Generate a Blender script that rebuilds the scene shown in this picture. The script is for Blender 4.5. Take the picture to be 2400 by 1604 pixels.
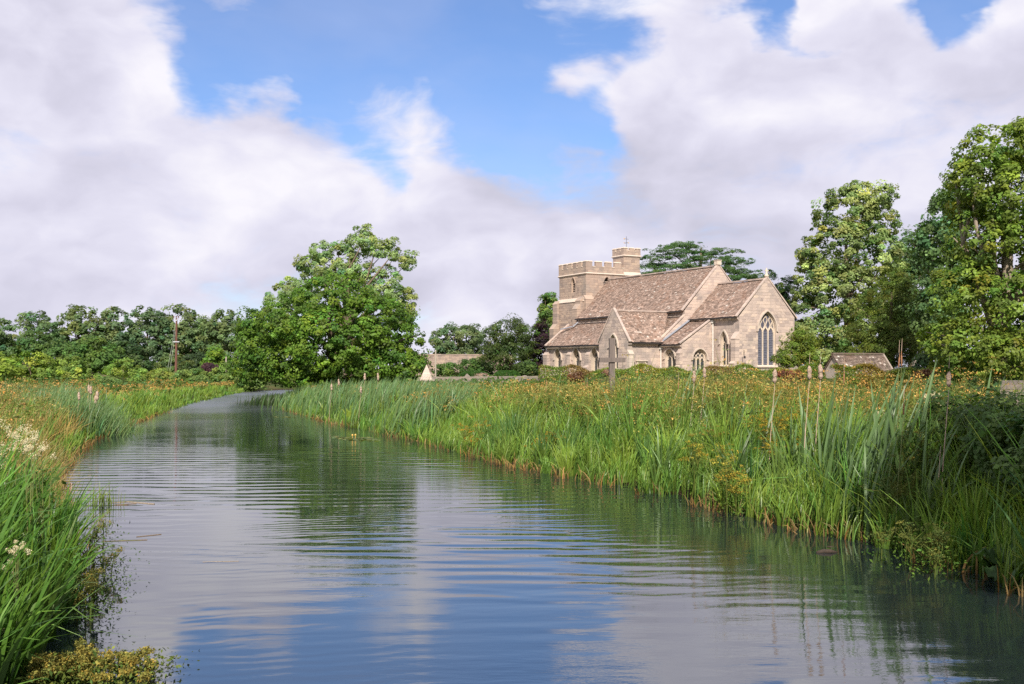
import bpy, math, random
import numpy as np
from mathutils import Vector, Matrix
from mathutils.geometry import tessellate_polygon

for o in list(bpy.data.objects):
    bpy.data.objects.remove(o, do_unlink=True)
SC = bpy.context.scene
COL = SC.collection
R = math.radians
RNG = np.random.default_rng(7)
random.seed(7)

# ------------------------------------------------------------------ camera
CAM_H = 2.5
cam_d = bpy.data.cameras.new('camera')
cam = bpy.data.objects.new('camera', cam_d); COL.objects.link(cam)
cam.location = (0, 0, CAM_H); cam.rotation_euler = (R(90), 0, 0)
cam_d.lens = 36.0; cam_d.sensor_width = 36.0; cam_d.shift_y = 63 / 2400.0
cam_d.clip_start = 0.1; cam_d.clip_end = 8000
SC.camera = cam

# ------------------------------------------------------------------ light
SUN_AZ, SUN_EL = R(182), R(39)          # azimuth clockwise from +Y (the view direction)
sdir = Vector((math.sin(SUN_AZ) * math.cos(SUN_EL), math.cos(SUN_AZ) * math.cos(SUN_EL), math.sin(SUN_EL)))
sun_d = bpy.data.lights.new('sun', 'SUN'); sun_d.energy = 4.4; sun_d.angle = R(0.55); sun_d.color = (1.0, 0.93, 0.82)
sun = bpy.data.objects.new('sun', sun_d); COL.objects.link(sun)
sun.location = (0, -40, 60); sun.rotation_euler = sdir.to_track_quat('Z', 'Y').to_euler()
SC.view_settings.view_transform = 'Standard'; SC.view_settings.look = 'None'
SC.view_settings.exposure = 0.45; SC.view_settings.gamma = 1.0; SC.view_settings.use_curve_mapping = False
SC.cycles.max_bounces = 6; SC.cycles.diffuse_bounces = 4; SC.cycles.glossy_bounces = 3
SC.cycles.transmission_bounces = 3; SC.cycles.transparent_max_bounces = 4
SC.cycles.caustics_reflective = False; SC.cycles.caustics_refractive = False
SC.cycles.use_denoising = False

W = bpy.data.worlds.new('World'); SC.world = W; W.use_nodes = True
wt = W.node_tree; wt.nodes.clear()


class NT:
    """Short hand for building node graphs."""
    def __init__(s, t): s.t = t; s.n = t.nodes; s.l = t.links
    def put(s, sock, v):
        if isinstance(v, bpy.types.NodeSocket): s.l.new(v, sock)
        else: sock.default_value = v
    def m(s, op, a, b=None, c=None, clamp=False):
        x = s.n.new('ShaderNodeMath'); x.operation = op; x.use_clamp = clamp
        for i, v in enumerate((a, b, c)):
            if v is not None: s.put(x.inputs[i], v)
        return x.outputs[0]
    def v(s, op, a, b=None, out=0, scale=None):
        x = s.n.new('ShaderNodeVectorMath'); x.operation = op
        s.put(x.inputs[0], a)
        if b is not None: s.put(x.inputs[1], b)
        if scale is not None: s.put(x.inputs['Scale'], scale)
        return x.outputs[out]
    def noise(s, vec, scale, detail=4, rough=.55, dist=0, out='Fac', lac=2.0):
        x = s.n.new('ShaderNodeTexNoise'); s.put(x.inputs['Scale'], scale)
        x.inputs['Detail'].default_value = detail; x.inputs['Roughness'].default_value = rough
        x.inputs['Distortion'].default_value = dist; x.inputs['Lacunarity'].default_value = lac
        if vec is not None: s.l.new(vec, x.inputs['Vector'])
        return x.outputs[out]
    def step(s, v, lo, hi, a=0., b=1.):
        x = s.n.new('ShaderNodeMapRange'); x.interpolation_type = 'SMOOTHSTEP'
        s.put(x.inputs[0], v)
        for i, k in enumerate((lo, hi, a, b)): s.put(x.inputs[i + 1], k)
        return x.outputs[0]
    def mix(s, f, a, b, mode='MIX'):
        x = s.n.new('ShaderNodeMix'); x.data_type = 'RGBA'; x.blend_type = mode
        s.put(x.inputs[0], f)
        for i, k in ((6, a), (7, b)):
            s.put(x.inputs[i], k if isinstance(k, bpy.types.NodeSocket) else (*k[:3], 1))
        return x.outputs[2]
    def ramp(s, f, stops):
        x = s.n.new('ShaderNodeValToRGB'); e = x.color_ramp.elements
        while len(e) < len(stops): e.new(0.5)
        for i, (p, c) in enumerate(stops):
            e[i].position = p; e[i].color = (*c, 1)
        s.l.new(f, x.inputs[0]); return x.outputs[0]
    def attr(s, name, out='Color'):
        x = s.n.new('ShaderNodeAttribute'); x.attribute_name = name; return x.outputs[out]
    def coord(s, k='Object'):
        x = s.n.new('ShaderNodeTexCoord'); return x.outputs[k]
    def geo(s, k='Position'):
        x = s.n.new('ShaderNodeNewGeometry'); return x.outputs[k]


def px_dir(px, py):
    """azimuth / elevation of a sky feature"""
    a = math.atan2(px - 1200, 2400); e = math.atan2(865 - py, math.hypot(2400, px - 1200))
    return a, e


def build_sky():
    g = NT(wt)
    sky = wt.nodes.new('ShaderNodeTexSky'); sky.sky_type = 'NISHITA'; sky.sun_disc = False
    sky.sun_elevation = SUN_EL; sky.sun_rotation = SUN_AZ
    sky.air_density = 1.0; sky.dust_density = 0.6; sky.ozone_density = 1.6
    d = g.v('NORMALIZE', g.coord('Generated'))
    sx = wt.nodes.new('ShaderNodeSeparateXYZ'); g.l.new(d, sx.inputs[0])
    az = g.m('ARCTAN2', sx.outputs[0], sx.outputs[1]); el = g.m('ARCSINE', sx.outputs[2])
    ae = wt.nodes.new('ShaderNodeCombineXYZ'); g.l.new(az, ae.inputs[0]); g.l.new(el, ae.inputs[1])
    ae = ae.outputs[0]
    # blue gaps between the clouds and extra cloud heads: (px, py, radius x, radius y, weight)
    gaps = [(660, 100, 310, 140, .85), (1080, 70, 460, 130, 1.0), (1290, 250, 210, 140, .75), (420, 215, 170, 90, .85), (1415, 345, 75, 50, .6),
            (890, 430, 70, 80, .6), (1795, 5, 70, 50, .9), (1850, 60, 55, 55, .9), (1890, 115, 30, 40, .6), (2190, 10, 60, 45, .8), (2225, 60, 40, 45, .6), (770, 270, 120, 90, .65), (1180, 330, 110, 80, .6),
            (1010, 770, 140, 30, .5), (1440, 160, 70, 120, .5)]
    heads = [(90, 470, 120, 60, .5), (250, 190, 130, 70, .95), (150, 90, 260, 130, .55), (440, 330, 150, 70, .55), (640, 330, 110, 70, .5), (590, 210, 70, 50, .45), (1010, 225, 140, 60, .50), (600, 235, 100, 70, .40), (870, 310, 90, 50, .22),
             (1620, 170, 170, 140, .7), (1390, 165, 65, 45, .75), (1010, 500, 150, 90, .5), (860, 275, 60, 60, .25), (1980, 100, 160, 120, .5), (590, 0, 170, 40, .45)]

    dv = g.v('SUBTRACT', g.noise(g.v('MULTIPLY', d, (1, 1, 1.5)), 6.5, 5, .55, out='Color'), (.5, .5, .5))
    ae = g.v('ADD', ae, g.v('MULTIPLY', dv, (.20, .13, 0)))

    def blob(px, py, rx, ry, w):
        a, e = px_dir(px, py)
        q = g.v('MULTIPLY', g.v('SUBTRACT', ae, (a, e, 0)), (2400 / rx, 2400 / ry, 0))
        return g.m('MULTIPLY', g.m('EXPONENT', g.m('MULTIPLY', g.v('DOT_PRODUCT', q, q, out=1), -0.75)), w)
    lights = [(1600, 170, 190, 150, .34), (1000, 510, 150, 90, .34), (430, 340, 190, 90, .28), (240, 190, 120, 80, .42), (1250, 575, 60, 60, .22), (2000, 80, 130, 110, .20), (1690, 290, 160, 90, .2),
              (90, 110, 200, 150, -.10), (1450, 440, 320, 60, -.12), (300, 640, 330, 60, -.12), (2230, 260, 260, 150, -.10), (730, 430, 90, 70, -.16), (1500, 560, 300, 50, -.10), (180, 260, 60, 60, -.12)]
    tot = 0.0
    for b in gaps: tot = g.m('SUBTRACT', tot, blob(*b))
    for b in heads: tot = g.m('ADD', tot, blob(*b))
    p = g.v('MULTIPLY', d, (1, 1, 1.7))
    warp = g.v('SCALE', g.v('SUBTRACT', g.noise(p, 7.0, 3, .5, out='Color'), (.5, .5, .5)), scale=0.10)
    pw = g.v('ADD', p, warp)
    n1 = g.noise(pw, 4.8, 8, .53)
    n1b = g.noise(g.v('ADD', pw, (0, 0, 0.05)), 4.6, 4, .48)
    wisp = g.noise(g.v('MULTIPLY', pw, (1, 1, 2.2)), 24.0, 8, .62)
    dens = g.m('ADD', g.m('ADD', g.m('MULTIPLY_ADD', n1, 1.9, -0.95 + 0.66), tot), g.m('MULTIPLY_ADD', wisp, .50, -.25))
    cov = g.step(dens, -0.06, 0.66)
    veil = g.m('MULTIPLY', g.step(g.noise(g.v('MULTIPLY', pw, (1, 1, 1.6)), 3.1, 5, .55), .40, .70), .15)
    cov = g.m('MAXIMUM', cov, veil)
    rel = g.m('MULTIPLY_ADD', g.m('SUBTRACT', n1, n1b), 3.0, 0.55)
    thick = g.step(dens, 0.35, 1.5)
    soft = g.noise(pw, 2.6, 3, .5)
    shade = g.m('ADD', rel, g.m('ADD', g.m('MULTIPLY', thick, -0.16), g.m('MULTIPLY_ADD', soft, .8, -.40)))
    low = g.step(el, 0.02, 0.30, -.10, .06)
    shade = g.m('ADD', shade, low)
    for b in lights: shade = g.m('ADD', shade, blob(*b))
    ccol = g.ramp(g.m('ADD', shade, 0.0, clamp=True), [(0.0, (.60, .59, .71)), (.35, (.70, .685, .82)), (.62, (.795, .78, .91)), (1.0, (.95, .93, .995))])
    skyc = g.mix(1.0, sky.outputs[0], (.76, .87, 1.12), 'MULTIPLY')
    # brightness of the clouds in the same units as the physical sky
    cc = g.v('SCALE', ccol, scale=SKY_UNIT)
    final = g.mix(cov, skyc, cc)
    bg = wt.nodes.new('ShaderNodeBackground'); g.l.new(final, bg.inputs[0]); bg.inputs[1].default_value = SKY_STRENGTH
    out = wt.nodes.new('ShaderNodeOutputWorld'); g.l.new(bg.outputs[0], out.inputs[0])


SKY_STRENGTH = 0.105
SKY_UNIT = 0.74 / SKY_STRENGTH
build_sky()


# ------------------------------------------------------------------ helpers
def link(o, parent=None):
    COL.objects.link(o)
    if parent is not None: o.parent = parent
    return o


def tag(o, label=None, cat=None, group=None, kind=None):
    if label: o['label'] = label
    if cat: o['category'] = cat
    if group: o['group'] = group
    if kind: o['kind'] = kind
    return o


def thing(name, label, cat, loc=(0, 0, 0), rz=0.0, group=None):
    o = bpy.data.objects.new(name, None); o.empty_display_size = .3
    o.location = loc; o.rotation_euler = (0, 0, rz)
    return tag(link(o), label, cat, group)


def copy_tree(o, parent=None):
    c = o.copy(); COL.objects.link(c)
    if parent is not None: c.parent = parent
    for ch in list(o.children): copy_tree(ch, c)
    return c


class MB:
    """Collects polygons (with one tone per face) into one mesh object."""
    def __init__(s): s.v = []; s.f = []; s.t = []
    def poly(s, pts, tone=.5):
        i = len(s.v); s.v += [tuple(p) for p in pts]; s.f.append(tuple(range(i, i + len(pts)))); s.t.append(tone)
    def mesh(s, V, F, tone=.5):
        i = len(s.v); s.v += [tuple(p) for p in V]
        for f in F: s.f.append(tuple(i + k for k in f)); s.t.append(tone)
    def hexa(s, a, b, tone=.5, bottom=True):
        """two quads a (inner) and b (outer), same winding seen from outside b"""
        F = [(4, 5, 6, 7), (0, 1, 5, 4), (1, 2, 6, 5), (2, 3, 7, 6), (3, 0, 4, 7)]
        if bottom: F.append((3, 2, 1, 0))
        s.mesh(list(a) + list(b), F, tone)
    def box(s, x0, x1, y0, y1, z0, z1, tone=.5):
        s.hexa([(x0, y0, z0), (x1, y0, z0), (x1, y1, z0), (x0, y1, z0)], [(x0, y0, z1), (x1, y0, z1), (x1, y1, z1), (x0, y1, z1)], tone)
    def bar(s, p, q, w, h, up=(0, 0, 1), tone=.5, w2=None, h2=None):
        p = Vector(p); q = Vector(q); d = (q - p).normalized(); u = Vector(up)
        if abs(d.dot(u)) > .98: u = Vector((1, 0, 0))
        sd = d.cross(u).normalized(); u = sd.cross(d).normalized()
        w2 = w if w2 is None else w2; h2 = h if h2 is None else h2
        A = [p + sd * (a * w / 2) + u * (b * h / 2) for a, b in ((-1, -1), (1, -1), (1, 1), (-1, 1))]
        B = [q + sd * (a * w2 / 2) + u * (b * h2 / 2) for a, b in ((-1, -1), (1, -1), (1, 1), (-1, 1))]
        s.mesh(A + B, [(4, 5, 6, 7), (0, 1, 5, 4), (1, 2, 6, 5), (2, 3, 7, 6), (3, 0, 4, 7), (3, 2, 1, 0)], tone)
    def tube(s, pts, rad, n=8, tone=.5, cap=True):
        pts = [Vector(p) for p in pts]
        if not hasattr(rad, '__len__'): rad = [rad] * len(pts)
        rings = []; a = None
        for i, p in enumerate(pts):
            d = (pts[min(i + 1, len(pts) - 1)] - pts[max(i - 1, 0)]).normalized()
            if a is None:
                a = Vector((1, 0, 0)) if abs(d.x) < .9 else Vector((0, 1, 0))
            a = (a - d * a.dot(d)).normalized(); b = d.cross(a)
            rings.append([p + (a * math.cos(k * 2 * math.pi / n) + b * math.sin(k * 2 * math.pi / n)) * rad[i] for k in range(n)])
        V = [v for r in rings for v in r]; F = []
        for i in range(len(rings) - 1):
            for k in range(n):
                F.append((i * n + k, i * n + (k + 1) % n, (i + 1) * n + (k + 1) % n, (i + 1) * n + k))
        if cap:
            F.append(tuple(range(n - 1, -1, -1))); F.append(tuple((len(rings) - 1) * n + k for k in range(n)))
        s.mesh(V, F, tone)
    def lathe(s, prof, c=(0, 0, 0), n=12, tone=.5):
        V = []; F = []
        for r, z in prof:
            for k in range(n):
                a = 2 * math.pi * k / n; V.append((c[0] + r * math.cos(a), c[1] + r * math.sin(a), c[2] + z))
        for i in range(len(prof) - 1):
            for k in range(n): F.append((i * n + k, i * n + (k + 1) % n, (i + 1) * n + (k + 1) % n, (i + 1) * n + k))
        F.append(tuple(range(n - 1, -1, -1))); F.append(tuple((len(prof) - 1) * n + k for k in range(n)))
        s.mesh(V, F, tone)
    def data(s, name, mat, smooth=False):
        me = bpy.data.meshes.new(name); me.from_pydata(s.v, [], s.f)
        a = me.attributes.new('tone', 'FLOAT', 'FACE'); a.data.foreach_set('value', np.array(s.t, dtype=np.float32))
        if mat: me.materials.append(mat)
        if smooth: me.shade_smooth()
        me.update(); return me
    def build(s, name, mat, parent=None, smooth=False, kind=None):
        o = bpy.data.objects.new(name, s.data(name, mat, smooth)); link(o, parent)
        if kind: o['kind'] = kind
        return o


class Leaves:
    """numpy accumulator of coloured quads for foliage"""
    def __init__(s): s.V = []; s.Q = []; s.C = []; s.n = 0
    def add(s, V, Q, C):
        s.V.append(V.reshape(-1, 3)); s.Q.append(Q.reshape(-1, 4) + s.n); s.C.append(C.reshape(-1, 3)); s.n += V.reshape(-1, 3).shape[0]
    def leaf(s, c, nrm, L, wr, col, fold=.12, axis=None):
        n = len(c); nrm = nrm / (np.linalg.norm(nrm, axis=1, keepdims=True) + 1e-9)
        r = RNG.normal(size=(n, 3)) if axis is None else axis
        t = r - nrm * np.sum(r * nrm, axis=1, keepdims=True); t /= np.linalg.norm(t, axis=1, keepdims=True) + 1e-9
        b = np.cross(nrm, t); L = np.broadcast_to(np.asarray(L, float), (n,))[:, None]; wr = np.broadcast_to(np.asarray(wr, float), (n,))[:, None]
        V = np.stack([c - t * L * .5 - nrm * L * fold, c + b * L * wr * .5, c + t * L * .5 - nrm * L * fold, c - b * L * wr * .5], axis=1)
        s.add(V, np.arange(4 * n).reshape(n, 4), col)
    def blade(s, base, h, w, az, lean, face, c0, c1, droop=0.15, segs=3, tip=.12):
        n = len(base); t = np.linspace(0, 1, segs + 1)[None, :]
        f = lambda a: np.broadcast_to(np.asarray(a, float), (n,))[:, None]
        h, w, az, lean, face, droop = f(h), f(w), f(az), f(lean), f(face), f(droop)
        hx = lean * h * t ** 1.8; z = h * t * (1 - droop * t ** 2)
        P = np.stack([base[:, 0:1] + np.cos(az) * hx, base[:, 1:2] + np.sin(az) * hx, base[:, 2:3] + z], axis=2)
        wd = w * .5 * np.clip(1.15 * (1 - t ** 2.2), tip, 1)
        Wv = np.stack([np.cos(face) * wd, np.sin(face) * wd, 0.25 * wd * np.sin(face * 3)], axis=2)
        V = np.stack([P - Wv, P + Wv], axis=2).reshape(n, (segs + 1) * 2, 3)
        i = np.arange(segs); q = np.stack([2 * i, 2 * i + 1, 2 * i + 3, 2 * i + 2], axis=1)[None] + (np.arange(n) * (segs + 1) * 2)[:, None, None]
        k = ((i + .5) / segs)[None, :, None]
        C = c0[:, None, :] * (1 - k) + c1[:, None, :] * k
        s.add(V, q, C)
    def data(s, name, mat):
        V = np.concatenate(s.V).astype(np.float32); Q = np.concatenate(s.Q).astype(np.int32); C = np.concatenate(s.C).astype(np.float32)
        me = bpy.data.meshes.new(name); me.vertices.add(len(V)); me.vertices.foreach_set('co', V.ravel())
        me.loops.add(Q.size); me.loops.foreach_set('vertex_index', Q.ravel())
        me.polygons.add(len(Q)); me.polygons.foreach_set('loop_start', np.arange(0, Q.size, 4, dtype=np.int32))
        me.update(calc_edges=True)
        a = me.attributes.new('col', 'FLOAT_COLOR', 'FACE'); a.data.foreach_set('color', np.concatenate([np.clip(C, 0, 1), np.ones((len(C), 1), np.float32)], axis=1).ravel())
        me.materials.append(mat); return me
    def build(s, name, mat, parent=None, kind=None):
        o = bpy.data.objects.new(name, s.data(name, mat)); link(o, parent)
        if kind: o['kind'] = kind
        return o


def jit(col, n, amt=.25, hue=.10):
    """n varied versions of a leaf colour"""
    c = np.asarray(col, float)[None, :]
    k = np.exp(RNG.normal(size=(n, 1)) * amt); hu = RNG.normal(size=(n, 1)) * hue
    return c * k * np.concatenate([1 + hu * 1.4, 1 + hu * .2, 1 - hu * .5], axis=1)


# ------------------------------------------------------------------ materials
MATS = {}


def mat(name, fn):
    m = bpy.data.materials.new(name); m.use_nodes = True
    t = m.node_tree; b = t.nodes['Principled BSDF']; fn(NT(t), b); MATS[name] = m; return m


def bump(g, b, h, strength=.5, dist=.02):
    x = g.n.new('ShaderNodeBump'); x.inputs['Strength'].default_value = strength; x.inputs['Distance'].default_value = dist
    g.l.new(h, x.inputs['Height']); g.l.new(x.outputs[0], b.inputs['Normal'])


def leaf_mat(name, trans=.38, rough=.5, spec=.25):
    def fn(g, b):
        c = g.attr('col')
        b.inputs['Roughness'].default_value = rough; b.inputs['Specular IOR Level'].default_value = spec
        g.l.new(c, b.inputs['Base Color'])
        tr = g.n.new('ShaderNodeBsdfTranslucent'); g.l.new(g.mix(1.0, c, (1.15, 1.25, .55), 'MULTIPLY'), tr.inputs[0])
        mx = g.n.new('ShaderNodeMixShader'); mx.inputs[0].default_value = trans
        g.l.new(b.outputs[0], mx.inputs[1]); g.l.new(tr.outputs[0], mx.inputs[2])
        g.l.new(mx.outputs[0], g.n['Material Output'].inputs[0])
    return mat(name, fn)


M_LEAF = leaf_mat('leaf')
M_BLADE = leaf_mat('blade', .32, .40, .38)
M_DRY = leaf_mat('dry_seed', .2, .8, .1)


def stone_fn(base, use_obj=False, dirt=.5):
    def fn(g, b):
        if use_obj:
            x = g.n.new('ShaderNodeObjectInfo'); tone = x.outputs['Random']
        else: tone = g.attr('tone', 'Fac')
        P = g.coord('Object') if not use_obj else g.geo()
        bb = np.array(base)
        c = g.ramp(tone, [(0, tuple(bb * (.60, .61, .66))), (.25, tuple(bb * (.83, .835, .86))), (.6, tuple(bb)), (.85, tuple(bb * (1.12, 1.12, 1.08))), (1, tuple(np.minimum(bb * (1.25, 1.22, 1.12), .8)))])
        st = g.step(g.noise(P, .55, 6, .62), .48, .68)
        c = g.mix(g.m('MULTIPLY', st, dirt), c, (.24, .22, .205))
        sk = g.step(g.noise(g.v('MULTIPLY', P, (2.2, 2.2, .22)), 1.0, 5, .6), .52, .70)
        c = g.mix(g.m('MULTIPLY', sk, dirt * .55), c, (.27, .24, .22))
        fine = g.noise(P, 9, 5, .65)
        c = g.mix(g.m('MULTIPLY', g.step(fine, .40, .72), .22), c, tuple(bb * .55))
        li = g.step(g.noise(P, 3.3, 6, .7), .64, .70)
        c = g.mix(g.m('MULTIPLY', li, .5), c, (.62, .58, .52))
        g.l.new(c, b.inputs['Base Color']); b.inputs['Roughness'].default_value = .9; b.inputs['Specular IOR Level'].default_value = .2
        bump(g, b, g.m('ADD', fine, g.noise(P, 2.5, 4, .6)), .6, .03)
    return fn


STONE = (.555, .438, .372)
M_STONE = mat('limestone', stone_fn(STONE))
M_STONE_OBJ = mat('limestone_block', stone_fn(STONE, True))
M_TOWER = mat('tower_stone', stone_fn((.45, .34, .27), dirt=.5))
M_DRESSED = mat('dressed_stone', stone_fn((.62, .515, .425), dirt=.25))
M_MORTAR = mat('mortar', stone_fn((.50, .41, .34), dirt=.3))
M_GREYSTONE = mat('churchyard_stone', stone_fn((.36, .30, .245), dirt=.6))


def slate_fn(base):
    def fn(g, b):
        t = g.attr('tone', 'Fac'); P = g.coord('Object'); bb = np.array(base)
        c = g.ramp(t, [(0, tuple(bb * .5)), (.3, tuple(bb * .85)), (.65, tuple(bb * 1.12)), (.93, tuple(bb * 1.6)), (1, (.55, .50, .44))])
        n = g.noise(P, 7, 6, .7)
        c = g.mix(g.m('MULTIPLY', g.step(n, .58, .66), .5), c, (.50, .44, .39))
        c = g.mix(g.m('MULTIPLY', g.step(g.noise(P, 1.1, 5, .65), .50, .66), .35), c, tuple(bb * (1.0, .72, .55)))
        g.l.new(c, b.inputs['Base Color']); b.inputs['Roughness'].default_value = .9; b.inputs['Specular IOR Level'].default_value = .15
        bump(g, b, n, .5, .02)
    return fn


M_SLATE = mat('stone_slate', slate_fn((.305, .220, .176)))
M_SLATE2 = mat('shed_slate', slate_fn((.17, .13, .105)))
M_LEAD = mat('lead', lambda g, b: (b.inputs['Base Color'].__setattr__('default_value', (.30, .32, .37, 1)), b.inputs['Roughness'].__setattr__('default_value', .55)))
M_GUTTER = mat('dark_gutter', lambda g, b: (b.inputs['Base Color'].__setattr__('default_value', (.035, .03, .03, 1)), b.inputs['Roughness'].__setattr__('default_value', .5)))
M_PIPE = mat('cream_paint', lambda g, b: (b.inputs['Base Color'].__setattr__('default_value', (.74, .70, .64, 1)), b.inputs['Roughness'].__setattr__('default_value', .5)))
M_GOLD = mat('gilt', lambda g, b: (b.inputs['Base Color'].__setattr__('default_value', (.75, .45, .12, 1)), b.inputs['Roughness'].__setattr__('default_value', .35)))


def glass_fn(col, rough):
    def fn(g, b):
        P = g.coord('Object')
        c = g.mix(g.step(g.noise(P, 4, 3), .4, .7), tuple(np.array(col) * .6), col)
        g.l.new(c, b.inputs['Base Color']); b.inputs['Roughness'].default_value = rough
        w = g.n.new('ShaderNodeTexWave'); w.bands_direction = 'Z'; w.inputs['Scale'].default_value = 1.6; g.l.new(P, w.inputs['Vector'])
        bump(g, b, w.outputs['Fac'], .15, .02)
    return fn


M_GLASS = mat('leaded_glass', glass_fn((.055, .065, .075), .18))
M_GUARD = mat('window_guard', glass_fn((.135, .135, .185), .45))


def wood_fn(base, obj=True):
    def fn(g, b):
        P = g.v('MULTIPLY', g.coord('Object'), (14, 14, 1.2)); n = g.noise(P, 2.2, 6, .65)
        bb = np.array(base); c = g.ramp(n, [(.25, tuple(bb * .55)), (.5, tuple(bb)), (.75, tuple(bb * 1.35))])
        g.l.new(c, b.inputs['Base Color']); b.inputs['Roughness'].default_value = .85; bump(g, b, n, .6, .01)
    return fn


M_OAK = mat('weathered_oak', wood_fn((.16, .128, .112)))
M_POLE = mat('creosoted_pole', wood_fn((.15, .065, .045)))
M_DOOR = mat('door_oak', wood_fn((.12, .055, .028)))
M_POST = mat('grey_post', wood_fn((.42, .36, .29)))
M_BARK = mat('bark', wood_fn((.17, .125, .085)))
M_BARKL = mat('pale_bark', wood_fn((.28, .225, .17)))
M_METAL = mat('galvanised', lambda g, b: (b.inputs['Base Color'].__setattr__('default_value', (.62, .62, .66, 1)), b.inputs['Roughness'].__setattr__('default_value', .4), b.inputs['Metallic'].__setattr__('default_value', .5)))
M_STAY = mat('stay_wire_steel', lambda g, b: (b.inputs['Base Color'].__setattr__('default_value', (.33, .36, .30, 1)), b.inputs['Roughness'].__setattr__('default_value', .6)))


def fluff_fn(g, b):
    P = g.coord('Object'); n = g.noise(P, 28, 5, .7)
    g.l.new(g.ramp(n, [(.3, (.26, .17, .11)), (.55, (.50, .37, .28)), (.75, (.64, .52, .42))]), b.inputs['Base Color'])
    b.inputs['Roughness'].default_value = 1; bump(g, b, n, 1, .03)


M_FLUFF = mat('seed_fluff', fluff_fn)
M_CATTAIL = mat('brown_cattail', lambda g, b: (b.inputs['Base Color'].__setattr__('default_value', (.30, .145, .07, 1)), b.inputs['Roughness'].__setattr__('default_value', .9)))
M_STALK = mat('dead_stalk', wood_fn((.52, .38, .28)))


def ground_fn(g, b):
    P = g.geo(); n = g.noise(P, .35, 6, .6); f = g.noise(P, 9, 5, .7)
    c = g.mix(g.step(n, .4, .62), (.055, .085, .020), (.10, .095, .035))
    c = g.mix(g.m('MULTIPLY', g.step(f, .45, .7), .6), c, (.035, .05, .014))
    z = g.n.new('ShaderNodeSeparateXYZ'); g.l.new(P, z.inputs[0])
    c = g.mix(g.step(z.outputs[2], .0, .28), (.045, .032, .018), c)
    g.l.new(c, b.inputs['Base Color']); b.inputs['Roughness'].default_value = 1; b.inputs['Specular IOR Level'].default_value = .1
    bump(g, b, f, 1, .08)


M_GROUND = mat('grassy_soil', ground_fn)


def water_fn(g, b):
    P = g.geo()

    def wave(ang, lam, dist, ds, ph, sx=.8):
        x = g.n.new('ShaderNodeTexWave'); x.wave_type = 'BANDS'; x.bands_direction = 'Y'; x.wave_profile = 'SIN'
        x.inputs['Scale'].default_value = math.pi / (10 * lam) * 1.0; x.inputs['Distortion'].default_value = dist
        x.inputs['Detail'].default_value = 2; x.inputs['Detail Scale'].default_value = ds; x.inputs['Phase Offset'].default_value = ph
        r = g.n.new('ShaderNodeVectorRotate'); r.rotation_type = 'Z_AXIS'; g.l.new(P, r.inputs['Vector']); r.inputs['Angle'].default_value = ang
        st = g.v('MULTIPLY', r.outputs[0], (sx, 1, 1)); g.l.new(st, x.inputs['Vector'])
        return x.outputs['Fac']
    mod = lambda s, lo, hi, off: g.step(g.noise(g.v('ADD', P, (off, off * 2, 0)), s, 2, .5), lo, hi)
    yy = g.n.new('ShaderNodeSeparateXYZ'); g.l.new(P, yy.inputs[0])
    zone = g.m('MULTIPLY', g.step(yy.outputs[1], 9, 15, .35, 1), g.step(yy.outputs[1], 27, 42, 1, .25))
    h = g.m('MULTIPLY', wave(R(-3), .60, 3.6, .9, 0, .55), g.m('MULTIPLY', mod(.13, .36, .60, 0), .0060))
    h = g.m('ADD', h, g.m('MULTIPLY', wave(R(8), .42, 4.0, 1.1, 2, .6), g.m('MULTIPLY', mod(.17, .40, .62, 30), .0034)))
    h = g.m('ADD', h, g.m('MULTIPLY', wave(R(-13), .24, 5.0, 1.3, 1, .8), g.m('MULTIPLY', mod(.22, .42, .62, 70), .0016)))
    h = g.m('MULTIPLY', h, zone)
    rip = g.noise(g.v('MULTIPLY', P, (1.0, 3.2, 1)), 2.6, 4, .55)
    h = g.m('ADD', h, g.m('MULTIPLY', rip, g.m('MULTIPLY_ADD', mod(.12, .45, .62, 11), .0024, .0005)))
    ro = g.m('MULTIPLY', g.step(yy.outputs[1], 16, 95, .008, .36), g.m('MULTIPLY_ADD', mod(.07, .30, .70, 5), .4, .6))
    g.l.new(ro, b.inputs['Roughness'])
    x = g.n.new('ShaderNodeBump'); x.inputs['Strength'].default_value = 1; x.inputs['Distance'].default_value = 1
    g.l.new(h, x.inputs['Height']); g.l.new(x.outputs[0], b.inputs['Normal'])
    b.inputs['Base Color'].default_value = (.012, .018, .020, 1)
    b.inputs['IOR'].default_value = 3.3


M_WATER = mat('canal_water', water_fn)

# ------------------------------------------------------------------ canal shore and terrain
RS = np.array([(7.5, -60), (6.9, -8), (6.4, 4), (5.8, 11.6), (5.35, 14.3), (4.6, 15.4), (4.2, 16.7), (3.75, 18.3), (2.82, 20.5), (.8, 24.5), (-.9, 28.7), (-2.6, 33.7),
               (-5.4, 40.5), (-8.0, 46.5), (-10.8, 54), (-13.6, 62), (-17.0, 74), (-20.5, 92), (-22.0, 104), (-19, 114), (-8, 126), (20, 146), (60, 165)], float)
LS = np.array([(-2.6, -60), (-3.0, -8), (-3.2, 3), (-3.85, 8.0), (-4.45, 9.8), (-5.15, 11.8), (-6.8, 15.2), (-8.7, 19.3), (-10.6, 23.5), (-12.6, 29), (-14.8, 35.7),
               (-16.3, 42), (-18.4, 51.3), (-23.1, 74), (-27.0, 98), (-29.0, 112), (-27.0, 122), (-20, 131), (-6, 143), (18, 161), (56, 181)], float)


def resample(P, step=.8):
    d = np.r_[0, np.cumsum(np.hypot(*np.diff(P, axis=0).T))]; s = np.arange(0, d[-1], step)
    Q = np.stack([np.interp(s, d, P[:, 0]), np.interp(s, d, P[:, 1])], axis=1)
    k = np.array([1, 2, 3, 2, 1.]) / 9
    for a in (0, 1): Q[2:-2, a] = np.convolve(Q[:, a], k, 'valid')
    return Q


RSd, LSd = resample(RS), resample(LS)


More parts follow.
